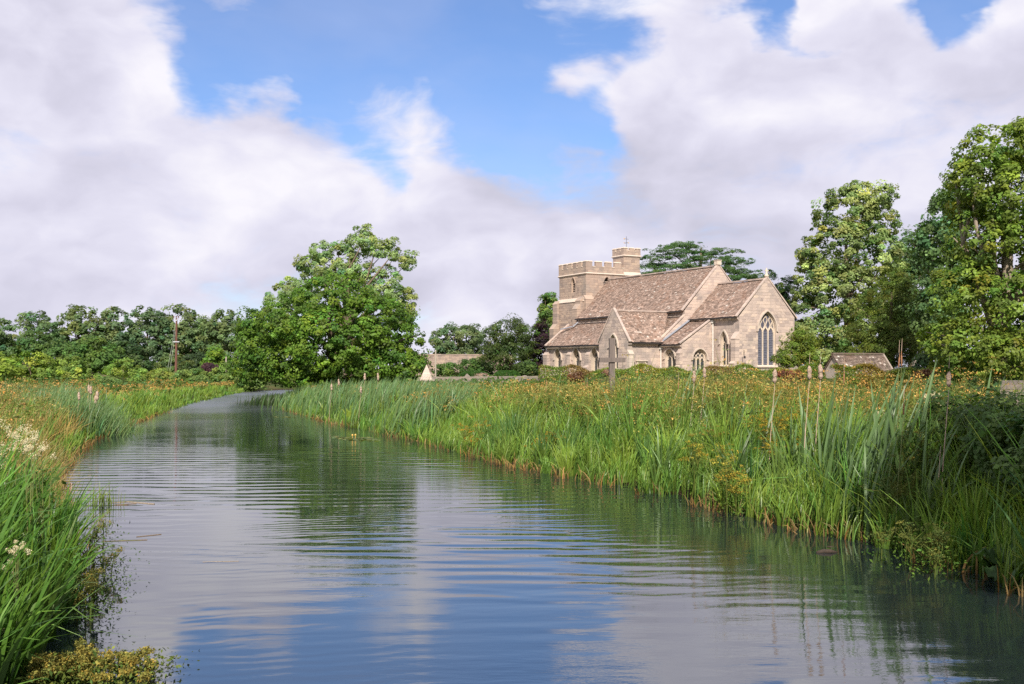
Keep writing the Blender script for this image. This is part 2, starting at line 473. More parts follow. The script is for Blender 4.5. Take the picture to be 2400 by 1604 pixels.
def side_dist(P, x, y, sign):
    """signed distance to a shore polyline, positive on the land side"""
    p = np.stack([x, y], axis=1); out = np.empty(len(p))
    for i in range(0, len(p), 4000):
        q = p[i:i + 4000]; d2 = ((q[:, None, :] - P[None]) ** 2).sum(2); k = np.clip(d2.argmin(1), 1, len(P) - 2)
        a, c = P[k - 1], P[k + 1]; tv = c - a; tv /= np.linalg.norm(tv, axis=1, keepdims=True)
        v = q - P[k]; cr = tv[:, 0] * v[:, 1] - tv[:, 1] * v[:, 0]
        dist = np.sqrt(d2.min(1)); near = dist < 2.0
        out[i:i + 4000] = np.where(near, -cr, -np.sign(cr) * dist) * sign
    return out


def sstep(x, a, b):
    t = np.clip((x - a) / (b - a), 0, 1); return t * t * (3 - 2 * t)


def land(x, y):
    x = np.asarray(x, float); y = np.asarray(y, float)
    r = side_dist(RSd, x, y, 1); l = side_dist(LSd, x, y, -1)
    return r, l


def gz(x, y):
    x = np.atleast_1d(np.asarray(x, float)); y = np.atleast_1d(np.asarray(y, float))
    r, l = land(x, y)
    d = np.maximum(r, l)
    z = np.where(d < 0, np.maximum(-1.3, d * .9 - .05), -.05 + .55 * sstep(d, 0, 2.0) + .35 * sstep(d, 1.5, 14))
    yard = sstep(r, 14, 26) * sstep(y + .35 * x, 70, 84)
    z = np.where(r > l, z + 1.05 * yard, z)
    return z


def grid_axis(lo, hi, fine_lo, fine_hi, f, c):
    a = [fine_lo]; s = f
    while a[-1] < fine_hi: a.append(a[-1] + f)
    s = f
    while a[-1] < hi: s = min(s * 1.35, c); a.append(a[-1] + s)
    b = [fine_lo]; s = f
    while b[-1] > lo: s = min(s * 1.35, c); b.append(b[-1] - s)
    return np.array(sorted(set(a + b)))


def build_ground():
    xs = grid_axis(-3500, 3500, -40, 46, .95, 500); ys = grid_axis(-900, 6000, 2, 125, .95, 500)
    X, Y = np.meshgrid(xs, ys); Z = gz(X.ravel(), Y.ravel())
    nx, ny = len(xs), len(ys); V = np.stack([X.ravel(), Y.ravel(), Z], axis=1)
    i, j = np.meshgrid(np.arange(nx - 1), np.arange(ny - 1)); a = (j * nx + i).ravel()
    F = np.stack([a, a + 1, a + nx + 1, a + nx], axis=1)
    me = bpy.data.meshes.new('ground'); me.from_pydata(V.tolist(), [], F.tolist()); me.materials.append(M_GROUND); me.shade_smooth()
    tag(link(bpy.data.objects.new('ground', me)), 'grassy banks and fields on both sides of the canal', None, None, 'structure')


build_ground()
mb = MB()
mb.poly([(-60, -60, 0), (80, -60, 0), (80, 200, 0), (-60, 200, 0)])
tag(mb.build('water', M_WATER), 'rippled canal water reflecting clouds and trees', None, None, 'structure')


def X(px, d): return (px - 1200) / 2400 * d
def ZY(py, d): return CAM_H - (py - 865) / 2400 * d


exec_parts = []

# ------------------------------------------------------------------ the church
# local frame of the church: x = north, y = west, z = up, origin at the south-east corner of the chancel
church = thing('church', 'weathered limestone parish church with square battlemented tower and brown stone-slate roofs', 'church', (20.673, 93.088, 0), R(29.4))
GZ = 1.6


def arch_half(z, a, zs, h):
    """half width of a pointed arch opening at height z above the springing zs"""
    if z <= zs: return a
    if z >= zs + h: return 0.0
    Rr = (a * a + h * h) / (2 * a); cx = a - Rr
    return max(0., cx + math.sqrt(max(Rr * Rr - (z - zs) ** 2, 0)))


class Arch:
    def __init__(s, c, w, z0, zs, za):
        s.c, s.a, s.z0, s.zs, s.h = c, w / 2, z0, zs, za - zs
    def span(s, z):
        if z < s.z0 - 1e-6 or z > s.zs + s.h: return None
        k = arch_half(z, s.a, s.zs, s.h); return (s.c - k, s.c + k)
    def outline(s, n=9, grow=0.0):
        P = [(s.c - s.a - grow, s.z0), (s.c + s.a + grow, s.z0)]
        for i in range(n + 1):
            z = s.zs + (s.h + grow) * math.sin(i / n * math.pi / 2); P.append((s.c + arch_half(z, s.a + grow, s.zs, s.h + grow), z))
        for i in range(n - 1, -1, -1):
            z = s.zs + (s.h + grow) * math.sin(i / n * math.pi / 2); P.append((s.c - arch_half(z, s.a + grow, s.zs, s.h + grow), z))
        return P


class Frame:
    """a wall plane: s runs along the wall, z up, n outwards"""
    def __init__(s, o, sd, n): s.o = Vector(o); s.sd = Vector(sd); s.n = Vector(n)
    def p(s, a, z, out=0.0): q = s.o + s.sd * a + s.n * out; return (q.x, q.y, z)


def south(v): return Frame((v, 0, 0), (0, 1, 0), (-1, 0, 0))      # s = distance west
def east(u): return Frame((0, u, 0), (1, 0, 0), (0, -1, 0))       # s = distance north


STONE_UNIT = None
block_rows = []
solo = {'n': 0}


def unit_block():
    global STONE_UNIT
    if STONE_UNIT is None:
        b = MB(); e = .04
        b.hexa([(-.5, 0, -.5), (.5, 0, -.5), (.5, 0, .5), (-.5, 0, .5)], [(-.5 + e, 1, -.5 + e), (.5 - e, 1, -.5 + e), (.5 - e, 1, .5 - e), (-.5 + e, 1, .5 - e)], bottom=False)
        STONE_UNIT = b.data('stone', M_STONE_OBJ)
    return STONE_UNIT


STONES = MB(); TOWER_STONES = MB()


def wall(name, fr, outline, holes=(), skip=(), stones=STONES, single=False, row=(.20, .34), m=M_MORTAR, reveal=.45, parent=None):
    """backing wall with window openings and reveals, faced with coursed blocks"""
    w = MB()
    loops = [[Vector((a, z, 0)) for a, z in outline]] + [[Vector((a, z, 0)) for a, z in h.outline()] for h in holes]
    flat = [v for l in loops for v in l]
    for t in tessellate_polygon(loops):
        tri = [fr.p(flat[i].x, flat[i].y) for i in t]
        nn = (Vector(tri[1]) - Vector(tri[0])).cross(Vector(tri[2]) - Vector(tri[0]))
        if nn.dot(fr.n) < 0: tri.reverse()
        w.poly(tri)
    for h in holes:
        O = h.outline()
        for i in range(len(O)):
            a, b = O[i], O[(i + 1) % len(O)]
            w.poly([fr.p(*a), fr.p(*b), fr.p(*b, -reveal), fr.p(*a, -reveal)], .8)
    wo = w.build(name, m, parent or church)
    zs = [z for _, z in outline]; z = min(zs); top = max(zs)

    def bounds(zz):
        xs = []
        for i in range(len(outline)):
            (a, za), (b, zb) = outline[i], outline[(i + 1) % len(outline)]
            if (za - zz) * (zb - zz) <= 0 and za != zb: xs.append(a + (b - a) * (zz - za) / (zb - za))
        return (min(xs), max(xs)) if len(xs) >= 2 else None
    g = .008
    while z < top - .06:
        h = min(random.uniform(*row), top - z); z1 = z + h
        b0, b1 = bounds(z + 1e-4), bounds(z1 - 1e-4)
        if not b0 or not b1: z = z1; continue
        segs = [[b0[0], b1[0], b0[1], b1[1]]]
        for hl in holes:
            s0, s1 = hl.span(z), hl.span(z1)
            if s0 is None and s1 is None: continue
            if s0 is None: s0 = s1
            if s1 is None: s1 = (hl.c, hl.c)
            new = []
            for q in segs:
                if s0[1] <= q[0] or s0[0] >= q[2]: new.append(q); continue
                if s0[0] > q[0] + .05: new.append([q[0], q[1], s0[0], s1[0]])
                if s0[1] < q[2] - .05: new.append([s0[1], s1[1], q[2], q[3]])
            segs = new
        for q in segs:
            x = 0.0; Lm = (q[2] - q[0] + q[3] - q[1]) / 2
            if Lm < .05: continue
            cuts = [0.0]
            while cuts[-1] < Lm:
                cuts.append(cuts[-1] + h * random.uniform(1.1, 2.6))
            cuts[-1] = Lm
            if len(cuts) > 2 and cuts[-1] - cuts[-2] < .14: cuts.pop(-2)
            for k in range(len(cuts) - 1):
                f0, f1 = cuts[k] / Lm, cuts[k + 1] / Lm
                a0 = q[0] + (q[2] - q[0]) * f0 + g; a1 = q[0] + (q[2] - q[0]) * f1 - g
                c0 = q[1] + (q[3] - q[1]) * f0 + g; c1 = q[1] + (q[3] - q[1]) * f1 - g
                pr = random.uniform(.006, .020)
                if any(s[0] < (a0 + a1) / 2 < s[1] and s[2] < z + h / 2 < s[3] for s in skip): continue
                if single and solo['n'] < 300 and abs(a0 - c0) < .02 and abs(a1 - c1) < .02 and z > 2.0:
                    o = bpy.data.objects.new('stone', unit_block()); link(o, wo)
                    c = fr.p((a0 + a1) / 2, z + h / 2); sd, n = fr.sd, fr.n
                    o.matrix_local = Matrix.Translation(c) @ Matrix(((sd.x, n.x, 0, 0), (sd.y, n.y, 0, 0), (0, 0, 1, 0), (0, 0, 0, 1))) @ Matrix.Diagonal((a1 - a0, pr, h - 2 * g, 1))
                    solo['n'] += 1
                else:
                    stones.hexa([fr.p(a0, z + g), fr.p(a1, z + g), fr.p(c1, z1 - g), fr.p(c0, z1 - g)],
                                [fr.p(a0 + .01, z + g + .008, pr), fr.p(a1 - .01, z + g + .008, pr), fr.p(c1 - .01, z1 - g - .008, pr), fr.p(c0 + .01, z1 - g - .008, pr)], random.betavariate(2.2, 2.4), False)
        z = z1
    return wo


def strip(b, fr, path, w, d0, d1, tone=.6, closed=False):
    """stone moulding following a path in the wall plane, from depth d0 to d1"""
    n = len(path); L = []; Rr = []
    for i in range(n):
        a = path[i - 1] if (i > 0 or closed) else path[i]; c = path[(i + 1) % n] if (i < n - 1 or closed) else path[i]
        t = Vector((c[0] - a[0], c[1] - a[1])); t = t.normalized() if t.length > 1e-9 else Vector((0, 1)); nn = Vector((-t.y, t.x)) * w / 2
        L.append((path[i][0] + nn.x, path[i][1] + nn.y)); Rr.append((path[i][0] - nn.x, path[i][1] - nn.y))
    for i in range(n if closed else n - 1):
        j = (i + 1) % n
        A = [L[i], L[j], Rr[j], Rr[i]]
        b.hexa([fr.p(*q, d0) for q in A], [fr.p(*q, d1) for q in A], tone)


def arc_pts(c, a, zs, h, side, n=7, f0=0., f1=1.):
    return [(c + side * arch_half(zs + h * math.sin(t * math.pi / 2), a, zs, h), zs + h * math.sin(t * math.pi / 2)) for t in [f0 + (f1 - f0) * i / n for i in range(n + 1)]]


def window(fr, ar, lights, kind='simple', glass=M_GLASS, depth=.26, label=None, bar=.10):
    """window > tracery, hood_mould, sill, one pane per light"""
    t = MB(); c, a, z0, zs, h = ar.c, ar.a, ar.z0, ar.zs, ar.h
    fw = .10
    strip(t, fr, [(c - a + fw / 2, z0)] + arc_pts(c, a - fw / 2, zs, h - fw / 2, -1)[:-1] + [(c, zs + h - fw)] + arc_pts(c, a - fw / 2, zs, h - fw / 2, 1)[-2::-1] + [(c + a - fw / 2, z0)], fw, -depth - .16, -depth + .10, .8)
    lw = (2 * a - 2 * fw) / lights; x0 = c - a + fw
    lh = min(lw * .75, .55)
    for k in range(1, lights):
        x = x0 + k * lw; ztop = zs + (h * .25 if kind != 'flow' else 0.1)
        strip(t, fr, [(x, z0), (x, zs + .02)], bar, -depth - .10, -depth + .08, .85)
    for k in range(lights):
        m0 = x0 + (k + .5) * lw; hw = lw / 2 - bar * .2
        hd = min(lh, max(.15, zs + h - zs - .2))
        zb = zs - .16
        P = [(m0 - hw, zb), (m0 - hw * .86, zb + hd * .38), (m0 - hw * .42, zb + hd * .68), (m0, zb + hd), (m0 + hw * .42, zb + hd * .68), (m0 + hw * .86, zb + hd * .38), (m0 + hw, zb)]
        strip(t, fr, P, bar * .8, -depth - .09, -depth + .06, .85)
    # tracery above the heads: curves that branch from every mullion and meet the arch
    if lights >= 2:
        for k in range(0, lights + 1):
            xm = x0 + k * lw
            for sdn in (-1, 1):
                P = []
                for i in range(12):
                    f = i / 11; z = zs + .08 + (h - .2) * f
                    wob = .0 if kind != 'flow' else .34 * lw * math.sin(f * math.pi * 2.2)
                    x = xm + sdn * (a - fw - arch_half(zs + h * f, a - fw, zs, h)) * 1.0 + sdn * wob
                    if abs(x - c) > arch_half(z, a - fw * .8, zs, h): break
                    P.append((x, z))
                if len(P) > 2: strip(t, fr, P, bar * .72, -depth - .08, -depth + .05, .85)
    w = t.build('window', M_DRESSED, church)
    if label: w['label'] = label
    hm = MB(); e = .10
    strip(hm, fr, [(c - a - e - .12, zs - .05), (c - a - e, zs - .05)] + arc_pts(c, a + e, zs, h + e, -1)[1:] + arc_pts(c, a + e, zs, h + e, 1)[-2:0:-1] + [(c + a + e, zs - .05), (c + a + e + .12, zs - .05)], .13, .0, .14, .45)
    hm.build('hood_mould', M_DRESSED, w)
    sl = MB(); sl.hexa([fr.p(c - a - .15, z0 - .24), fr.p(c + a + .15, z0 - .24), fr.p(c + a + .15, z0 - .003), fr.p(c - a - .15, z0 - .003)], [fr.p(c - a - .15, z0 - .22, .14), fr.p(c + a + .15, z0 - .22, .14), fr.p(c + a + .15, z0 - .13, .14), fr.p(c - a - .15, z0 - .13, .14)], .5)
    sl.build('sill', M_DRESSED, w)
    for k in range(lights):
        p = MB(); xa = x0 + k * lw; xb = xa + lw
        pts = [(xa, z0 + .003)]; pts.append((xb, z0 + .003))
        zz = [zs + h * (i / 8) for i in range(9)]
        for z in zz:
            kx = arch_half(z, a - .03, zs, h)
            if c + kx > xa + .01 and c - kx < xb - .01: pts.append((min(xb, c + kx), z))
        for z in reversed(zz):
            kx = arch_half(z, a - .03, zs, h)
            if c + kx > xa + .01 and c - kx < xb - .01: pts.append((max(xa, c - kx), z))
        p.poly([fr.p(*q, -depth - .02) for q in pts]); p.build('pane', glass, w)
        if glass is M_GUARD:
            bb = MB(); z = z0 + .12
            while z < zs - .1:
                bb.box(0, 0, 0, 0, 0, 0) if False else bb.bar(fr.p(xa + .02, z, -depth + .0), fr.p(xb - .02, z, -depth + .0), .02, .022)
                z += .16
            bb.build('guard_bars', M_LEAD, w)
    return w


def roof(name, e0, e1, r0, r1, m=M_SLATE, thick=.08, expo=(.215, .12), parent=None, rnd=None):
    """roof slab with its own courses of overlapping stone slates"""
    parent = parent or church
    e0, e1, r0, r1 = map(Vector, (e0, e1, r0, r1))
    nrm = (e1 - e0).cross(r0 - e0).normalized()
    if nrm.z < 0: nrm = -nrm
    b = MB(); dn = nrm * (thick + .06); d2 = nrm * .085
    b.hexa([e0 - dn - d2 * .3, e1 - dn - d2 * .3, r1 - dn - d2 * .3, r0 - dn - d2 * .3], [e0 - d2, e1 - d2, r1 - d2, r0 - d2], .3)
    ro = b.build(name, m, parent)
    s = MB(); L = (r0 - e0).length; y = 0.0
    rows = []
    while y < L - .03:
        ex = expo[0] + (expo[1] - expo[0]) * (y / L); rows.append((y, min(y + ex, L))); y += ex
    sagf = lambda p, f, yy: p - Vector((0, 0, .07 * math.sin(math.pi * f) * (.3 + .7 * yy / L) + .015 * math.sin(f * 17 + yy)))
    for y0, y1 in rows:
        A0 = e0 + (r0 - e0) * (y0 / L); A1 = e1 + (r1 - e1) * (y0 / L); B0 = e0 + (r0 - e0) * (min(y1 + .06, L) / L); B1 = e1 + (r1 - e1) * (min(y1 + .06, L) / L)
        W_ = (A1 - A0).length; x = -random.uniform(0, .2); st = random.gauss(0, .05)
        while x < W_:
            w = random.uniform(.75, 1.5) * (y1 - y0) * 1.15
            f0 = max(0, x) / W_; f1 = min(W_, x + w - .012) / W_
            if f1 > f0 + 1e-3:
                lift = random.uniform(.022, .05); dr = (A0 - B0).normalized() * random.uniform(-.015, .03)
                p0, p1 = A0.lerp(A1, f0) + dr, A0.lerp(A1, f1) + dr + (A0 - B0).normalized() * random.uniform(-.01, .01); q0, q1 = B0.lerp(B1, f0), B0.lerp(B1, f1)
                p0, p1, q0, q1 = sagf(p0, f0, y0), sagf(p1, f1, y0), sagf(q0, f0, y1), sagf(q1, f1, y1)
                up = nrm * lift; tn = min(1, max(0, random.betavariate(1.7, 1.9) + st)) if random.random() > .03 else random.uniform(.9, 1)
                s.poly([p0 + up, p1 + up, q1 + nrm * .006, q0 + nrm * .006], tn)
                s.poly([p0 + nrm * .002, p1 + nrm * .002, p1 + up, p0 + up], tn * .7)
            x += w
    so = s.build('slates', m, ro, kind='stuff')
    return ro


def buttress(x0, x1, y0, y1, tops, face, m=M_STONE, zb=GZ):
    """stepped buttress; tops = [(z, projection)] from bottom stage up; face 's','e' says which way it projects"""
    b = MB(); z = zb
    for i, (zt, pr) in enumerate(tops):
        nxt = tops[i + 1][1] if i + 1 < len(tops) else 0.0
        zz = z
        while zz < zt - .02:                                     # courses of the shaft
            z2 = min(zt, zz + random.uniform(.24, .36)); j = random.uniform(-.008, .008); tn = random.betavariate(2.2, 2.4)
            if face == 's': b.box(x0 - pr + j, x0 + .1, y0 + j, y1 - j, zz + .006, z2 - .006, tn)
            else: b.box(x0 + j, x1 - j, y0 - pr + j, y0 + .1, zz + .006, z2 - .006, tn)
            zz = z2
        hh = (pr - nxt) * 1.5; e = .03
        if face == 's':
            A = [(x0 - pr - e, y0 - .03, zt), (x0 - pr - e, y1 + .03, zt), (x0 - nxt + .02, y1 + .03, zt), (x0 - nxt + .02, y0 - .03, zt)]
            B = [(x0 - pr - e, y0 - .03, zt + .07), (x0 - pr - e, y1 + .03, zt + .07), (x0 - nxt + .02, y1 + .03, zt + hh), (x0 - nxt + .02, y0 - .03, zt + hh)]
            b.hexa(A, B, random.uniform(.5, .85))
        else:
            A = [(x0 - .03, y0 - pr - e, zt), (x1 + .03, y0 - pr - e, zt), (x1 + .03, y0 - nxt + .02, zt), (x0 - .03, y0 - nxt + .02, zt)]
            B = [(x0 - .03, y0 - pr - e, zt + .07), (x1 + .03, y0 - pr - e, zt + .07), (x1 + .03, y0 - nxt + .02, zt + hh), (x0 - .03, y0 - nxt + .02, zt + hh)]
            b.hexa(A, B, random.uniform(.5, .85))
        z = zt
    return b.build('buttress', m, church)


def coping(p, q, w=.26, h=.12, seg=.55, tone=.55, name='coping'):
    b = MB(); p = Vector(p); q = Vector(q); n = max(1, int((q - p).length / seg))
    for i in range(n):
        a = p.lerp(q, i / n); c = p.lerp(q, (i + 1) / n - .012 / (q - p).length)
        b.bar(a, c, w + random.uniform(-.015, .015), h + random.uniform(-.01, .01), tone=min(1, random.gauss(tone, .15)))
    return b.build(name, M_STONE, church)


Wc, uN, vN, vNn, vA, vT, uV, uT, uTr = 6.8, 6.79, -.80, 7.6, -3.65, -7.55, 3.63, 25.6, 11.5
CH_E, CH_R = 7.35, 10.85

# chancel
chE = Arch(3.34, 2.19, 2.86, 6.05, 7.80)
wall('wall', east(0), [(0, GZ), (Wc, GZ), (Wc, CH_E), (Wc / 2, CH_R + .05), (0, CH_E)], [chE], single=True)
wtop = window(east(0), chE, 3, 'flow', M_GUARD, label='large three-light east window with flowing tracery')
chS = Arch(2.05, 1.02, 2.88, 4.87, 6.0)
wall('wall', south(0), [(0, GZ), (uN, GZ), (uN, CH_E), (0, CH_E)], [chS])
window(south(0), chS, 2)
b = MB(); b.poly([(Wc, 0, GZ), (Wc, uN, GZ), (Wc, uN, CH_E), (Wc, 0, CH_E)]); b.build('wall', M_STONE, church)
roof('roof', (-.28, .22, CH_E - .05), (-.28, uN, CH_E - .05), (Wc / 2, .22, CH_R - .03), (Wc / 2, uN, CH_R - .03))
roof('roof', (Wc + .28, .22, CH_E - .05), (Wc + .28, uN, CH_E - .05), (Wc / 2, .22, CH_R - .03), (Wc / 2, uN, CH_R - .03))
coping((-.35, .10, CH_E - .08), (Wc / 2, .10, CH_R + .16)); coping((Wc + .35, .10, CH_E - .08), (Wc / 2, .10, CH_R + .16))
coping((Wc / 2, .3, CH_R + .03), (Wc / 2, uN, CH_R + .03), .3, .14, .5, .35, 'ridge')
b = MB(); b.lathe([(.2, 0), (.22, .12), (.10, .2), (.07, .55), (.05, .75)], (Wc / 2, .12, CH_R + .2), 8, .9)
b.box(Wc / 2 - .20, Wc / 2 + .20, .08, .16, CH_R + .70, CH_R + .80, .9); b.box(Wc / 2 - .045, Wc / 2 + .045, .079, .161, CH_R + .6, CH_R + 1.0, .9)
b.build('finial', M_DRESSED, church)
buttress(0, 0, .0, .6, [(2.95, .68), (5.2, .5)], 's')

# vestry with lean-to roof
vE = Arch(-1.62, 1.62, 2.05, 3.42, 4.32)
wall('wall', east(uV), [(vA, GZ), (0, GZ), (0, 7.15), (vA, 4.85)], [vE], skip=())
window(east(uV), vE, 3)
vS = Arch(5.42, 1.5, 2.02, 3.5, 4.33)
wall('wall', south(vA), [(uV, GZ), (uN, GZ), (uN, 4.9), (uV, 4.9)], [vS])
window(south(vA), vS, 2)
roof('roof', (vA - .25, uV + .2, 4.8), (vA - .25, uN, 4.8), (0, uV + .2, 7.2), (0, uN, 7.2))
coping((vA - .3, uV + .1, 4.86), (0, uV + .1, 7.30))
buttress(vA, 0, uV, uV + .5, [(2.6, .5), (3.9, .32)], 's')
b = MB(); b.bar((vA - .1, uN - .12, 5.06), (0, uN - .12, 7.42), .22, .1); b.build('flashing', M_LEAD, church)

# nave
NE_, NR = 8.15, 12.62; nc = (vN + vNn) / 2
wall('wall', east(uN - .001), [(vA, GZ), (vNn, GZ), (vNn, NE_), (nc, NR + .1), (vN, NE_ + .05), (vN, 7.55), (vA, 5.25)], [], row=(.22, .34))
wall('wall', south(vN), [(uN, 6.9), (uT, 6.9), (uT, NE_), (uN, NE_)], [])
b = MB(); b.poly([(vNn, uN, GZ), (vNn, uT, GZ), (vNn, uT, NE_), (vNn, uN, NE_)]); b.build('wall', M_STONE, church)
roof('roof', (vN - .3, uN + .25, NE_ - .02), (vN - .3, uT, NE_ - .02), (nc, uN + .25, NR - .02), (nc, uT, NR + .06), expo=(.22, .12))
roof('roof', (vNn + .3, uN + .25, NE_ - .02), (vNn + .3, uT, NE_ - .02), (nc, uN + .25, NR - .02), (nc, uT, NR + .06))
coping((vN - .32, uN + .10, NE_ - .02), (nc, uN + .10, NR + .2)); coping((vNn + .32, uN + .10, NE_ - .02), (nc, uN + .10, NR + .2))
coping((nc, uN + .3, NR + .05), (nc, uT, NR + .12), .3, .13, .5, .3, 'ridge')
b = MB(); b.box(nc - .26, nc + .26, uN - .12, uN + .36, NR + .12, NR + .52, .8); b.box(nc - .3, nc + .3, uN - .16, uN + .4, NR + .52, NR + .6, .3); b.build('finial_base', M_DRESSED, church)

# south aisle
aw = [Arch((26.0 + 24.46) / 2, 1.42, 1.95, 3.55, 4.75), Arch((22.31 + 20.64) / 2, 1.5, 1.98, 3.5, 4.72), Arch((18.74 + 17.19) / 2, 1.45, 1.97, 3.48, 4.72)]
wall('wall', south(vA), [(uTr, GZ), (27.6, GZ), (27.6, 5.1), (uTr, 5.1)], aw)
for q in aw: window(south(vA), q, 2, depth=.40)
roof('roof', (vA - .28, uN + .25, 5.05), (vA - .28, 27.5, 5.05), (vN, uN + .25, 7.55), (vN, 27.5, 7.55))
coping((vA - .35, uN + .10, 5.10), (vN, uN + .10, 7.72))
coping((vA - .35, 27.5, 5.10), (vN, 27.5, 7.60))
b = MB(); b.poly([(vA, 27.6, GZ), (.3, 27.6, GZ), (.3, 27.6, 7.4), (vN, 27.6, 7.4), (vA, 27.6, 5.1)]); b.build('wall', M_STONE, church)
buttress(vA, 0, 22.38, 23.07, [(2.6, .5), (4.0, .28)], 's'); buttress(vA, 0, 18.75, 19.42, [(2.6, .5), (3.95, .28)], 's'); buttress(vA, 0, 27.1, 27.9, [(2.4, .7), (4.0, .35)], 's')
buttress(vA, 0, 14.9, 15.55, [(2.6, .5), (3.95, .28)], 's')
b = MB(); b.bar((vN - .25, 25.2, 7.72), (vN - .75, 25.5, 7.25), .3, .12); b.bar((vN - .75, 25.5, 7.25), (vN - 1.5, 26.9, 6.95), .22, .10); b.build('flashing', M_LEAD, church)

# south transept
tS = Arch((9.7 + 8.32) / 2, 1.30, 2.55, 4.6, 5.75); tm = (uN + uTr) / 2
wall('wall', south(vT), [(uN, GZ), (uTr, GZ), (uTr, 5.12), (tm, 8.2), (uN, 5.12)], [tS])
window(south(vT), tS, 2)
door = Arch(-5.99, .74, GZ, 2.55, 2.98)
wall('wall', east(uN + .002), [(vT, GZ), (vA, GZ), (vA, 5.12), (vT, 5.12)], [door], skip=[(-6.55, -5.45, GZ, 3.3)])
b = MB(); b.poly([(vT, uTr, GZ), (vA, uTr, GZ), (vA, uTr, 5.12), (vT, uTr, 5.12)]); b.build('wall', M_STONE, church)
roof('roof', (vT + .2, uN - .28, 5.02), (vA + .0, uN - .28, 5.02), (vT + .2, tm, 8.05), (vN - .2, tm, 8.05))
roof('roof', (vT + .2, uTr + .28, 5.02), (vA + .0, uTr + .28, 5.02), (vT + .2, tm, 8.05), (vN - .2, tm, 8.05))
coping((vT + .1, uN - .3, 5.02), (vT + .1, tm, 8.30)); coping((vT + .1, uTr + .3, 5.02), (vT + .1, tm, 8.30))
coping((vT + .3, tm, 8.10), (vN - .1, tm, 8.10), .26, .12, .5, .4, 'ridge')
buttress(vT - .02, vT + .5, uN, 0, [(2.42, .5), (3.85, .3)], 'e', M_DRESSED)
fr = east(uN)
b = MB()
for s0, s1, z0, z1, d in ((-6.52, -6.36, GZ, 3.1, .06), (-5.62, -5.46, GZ, 3.1, .06), (-6.52, -5.46, 3.102, 3.22, .06), (-6.66, -5.32, 3.222, 3.32, .16)):
    b.hexa([fr.p(s0, z0), fr.p(s1, z0), fr.p(s1, z1), fr.p(s0, z1)], [fr.p(s0, z0, d), fr.p(s1, z0, d), fr.p(s1, z1, d), fr.p(s0, z1, d)], .8)
dw = b.build('door_surround', M_DRESSED, church)
b = MB()
for k in range(5):
    x0 = -6.36 + k * .148
    b.hexa([fr.p(x0 + .004, GZ, -.3), fr.p(x0 + .144, GZ, -.3), fr.p(x0 + .144, 2.95, -.3), fr.p(x0 + .004, 2.95, -.3)], [fr.p(x0 + .008, GZ, -.22), fr.p(x0 + .14, GZ, -.22), fr.p(x0 + .14, 2.95, -.22), fr.p(x0 + .008, 2.95, -.22)])
do = b.build('door', M_DOOR, church)
b = MB()
for z in (1.95, 2.5): b.bar(fr.p(-6.34, z, -.21), fr.p(-5.8, z, -.21), .02, .06)
b.lathe([(.045, 0), (.05, .03), (.02, .05)], fr.p(-5.72, 2.2, -.2), 8); b.build('door_iron', M_GUTTER, do)

# gutters and pipes
for p, q in (((-.36, .2, CH_E - .14), (-.36, uN, CH_E - .14)), ((vA - .34, uV + .2, 4.70), (vA - .34, uN - .1, 4.70)), ((vN - .40, uN + .2, NE_ - .12), (vN - .40, uT, NE_ - .12)),
             ((vA - .38, uTr + .1, 4.94), (vA - .38, 27.4, 4.94)), ((vT + .3, uN - .36, 4.93), (vA, uN - .36, 4.93))):
    b = MB(); b.bar(p, q, .13, .12); b.build('gutter', M_GUTTER, church)
for fr_, a0, a1, zt in ((south(0), .1, uN, CH_E - .16), (south(vA), uTr, 27.5, 4.9), (east(uN), vT, vA, 4.9), (south(vA), uV + .1, uN - .1, 4.72)):
    b = MB(); b.hexa([fr_.p(a0, zt - .26), fr_.p(a1, zt - .26), fr_.p(a1, zt), fr_.p(a0, zt)], [fr_.p(a0, zt - .14, .16), fr_.p(a1, zt - .14, .16), fr_.p(a1, zt, .2), fr_.p(a0, zt, .2)], .4); b.build('cornice', M_STONE, church)
for x, y, zt in ((-.13, uV - .14, 7.1), (vA - .16, uN - .16, 4.65)):
    b = MB(); b.tube([(x, y, GZ), (x, y, zt - .3)], .055, 10); b.box(x - .14, x + .14, y - .12, y + .12, zt - .3, zt); p = b.build('downpipe', M_PIPE, church)
    b = MB()
    for z in (2.6, 4.2, 5.8):
        if z < zt - .5: b.tube([(x, y, z), (x, y, z + .07)], .08, 10)
    b.build('pipe_collar', M_PIPE, p)
for x, y, z in ((-.05, -.66, 4.2), (vT + .45, uN - .5, 3.15)):
    b = MB(); b.bar((x, y, z), (x, y, z - .5), .04, .05); b.lathe([(.10, -.16), (.10, .02), (.05, .08)], (x, y - .08, z - .6), 8); b.build('wall_lamp', M_GUTTER, church)

# tower
tv0, tv1, tu0, tu1 = .3, 7.7, uT, 31.3
ZS, ZP, ZM = 13.25, 14.05, 14.72
btS = Arch((28.6 + 27.88) / 2, .74, 11.3, 12.3, 12.95); btE = Arch(3.1, .8, 11.2, 12.35, 12.97)
wall('tower_wall', south(tv0), [(tu0, 10.3), (tu1, 10.3), (tu1, ZS), (tu0, ZS)], [btS], stones=TOWER_STONES, m=M_TOWER)
wall('tower_wall', east(tu0), [(tv0, 10.3), (tv1, 10.3), (tv1, ZS), (tv0, ZS)], [btE], stones=TOWER_STONES, m=M_TOWER)
b = MB(); b.poly([(tv1, tu0, GZ), (tv1, tu1, GZ), (tv1, tu1, ZS), (tv1, tu0, ZS)]); b.poly([(tv1, tu1, GZ), (tv0, tu1, GZ), (tv0, tu1, ZS), (tv1, tu1, ZS)]); b.build('tower_wall', M_TOWER, church)
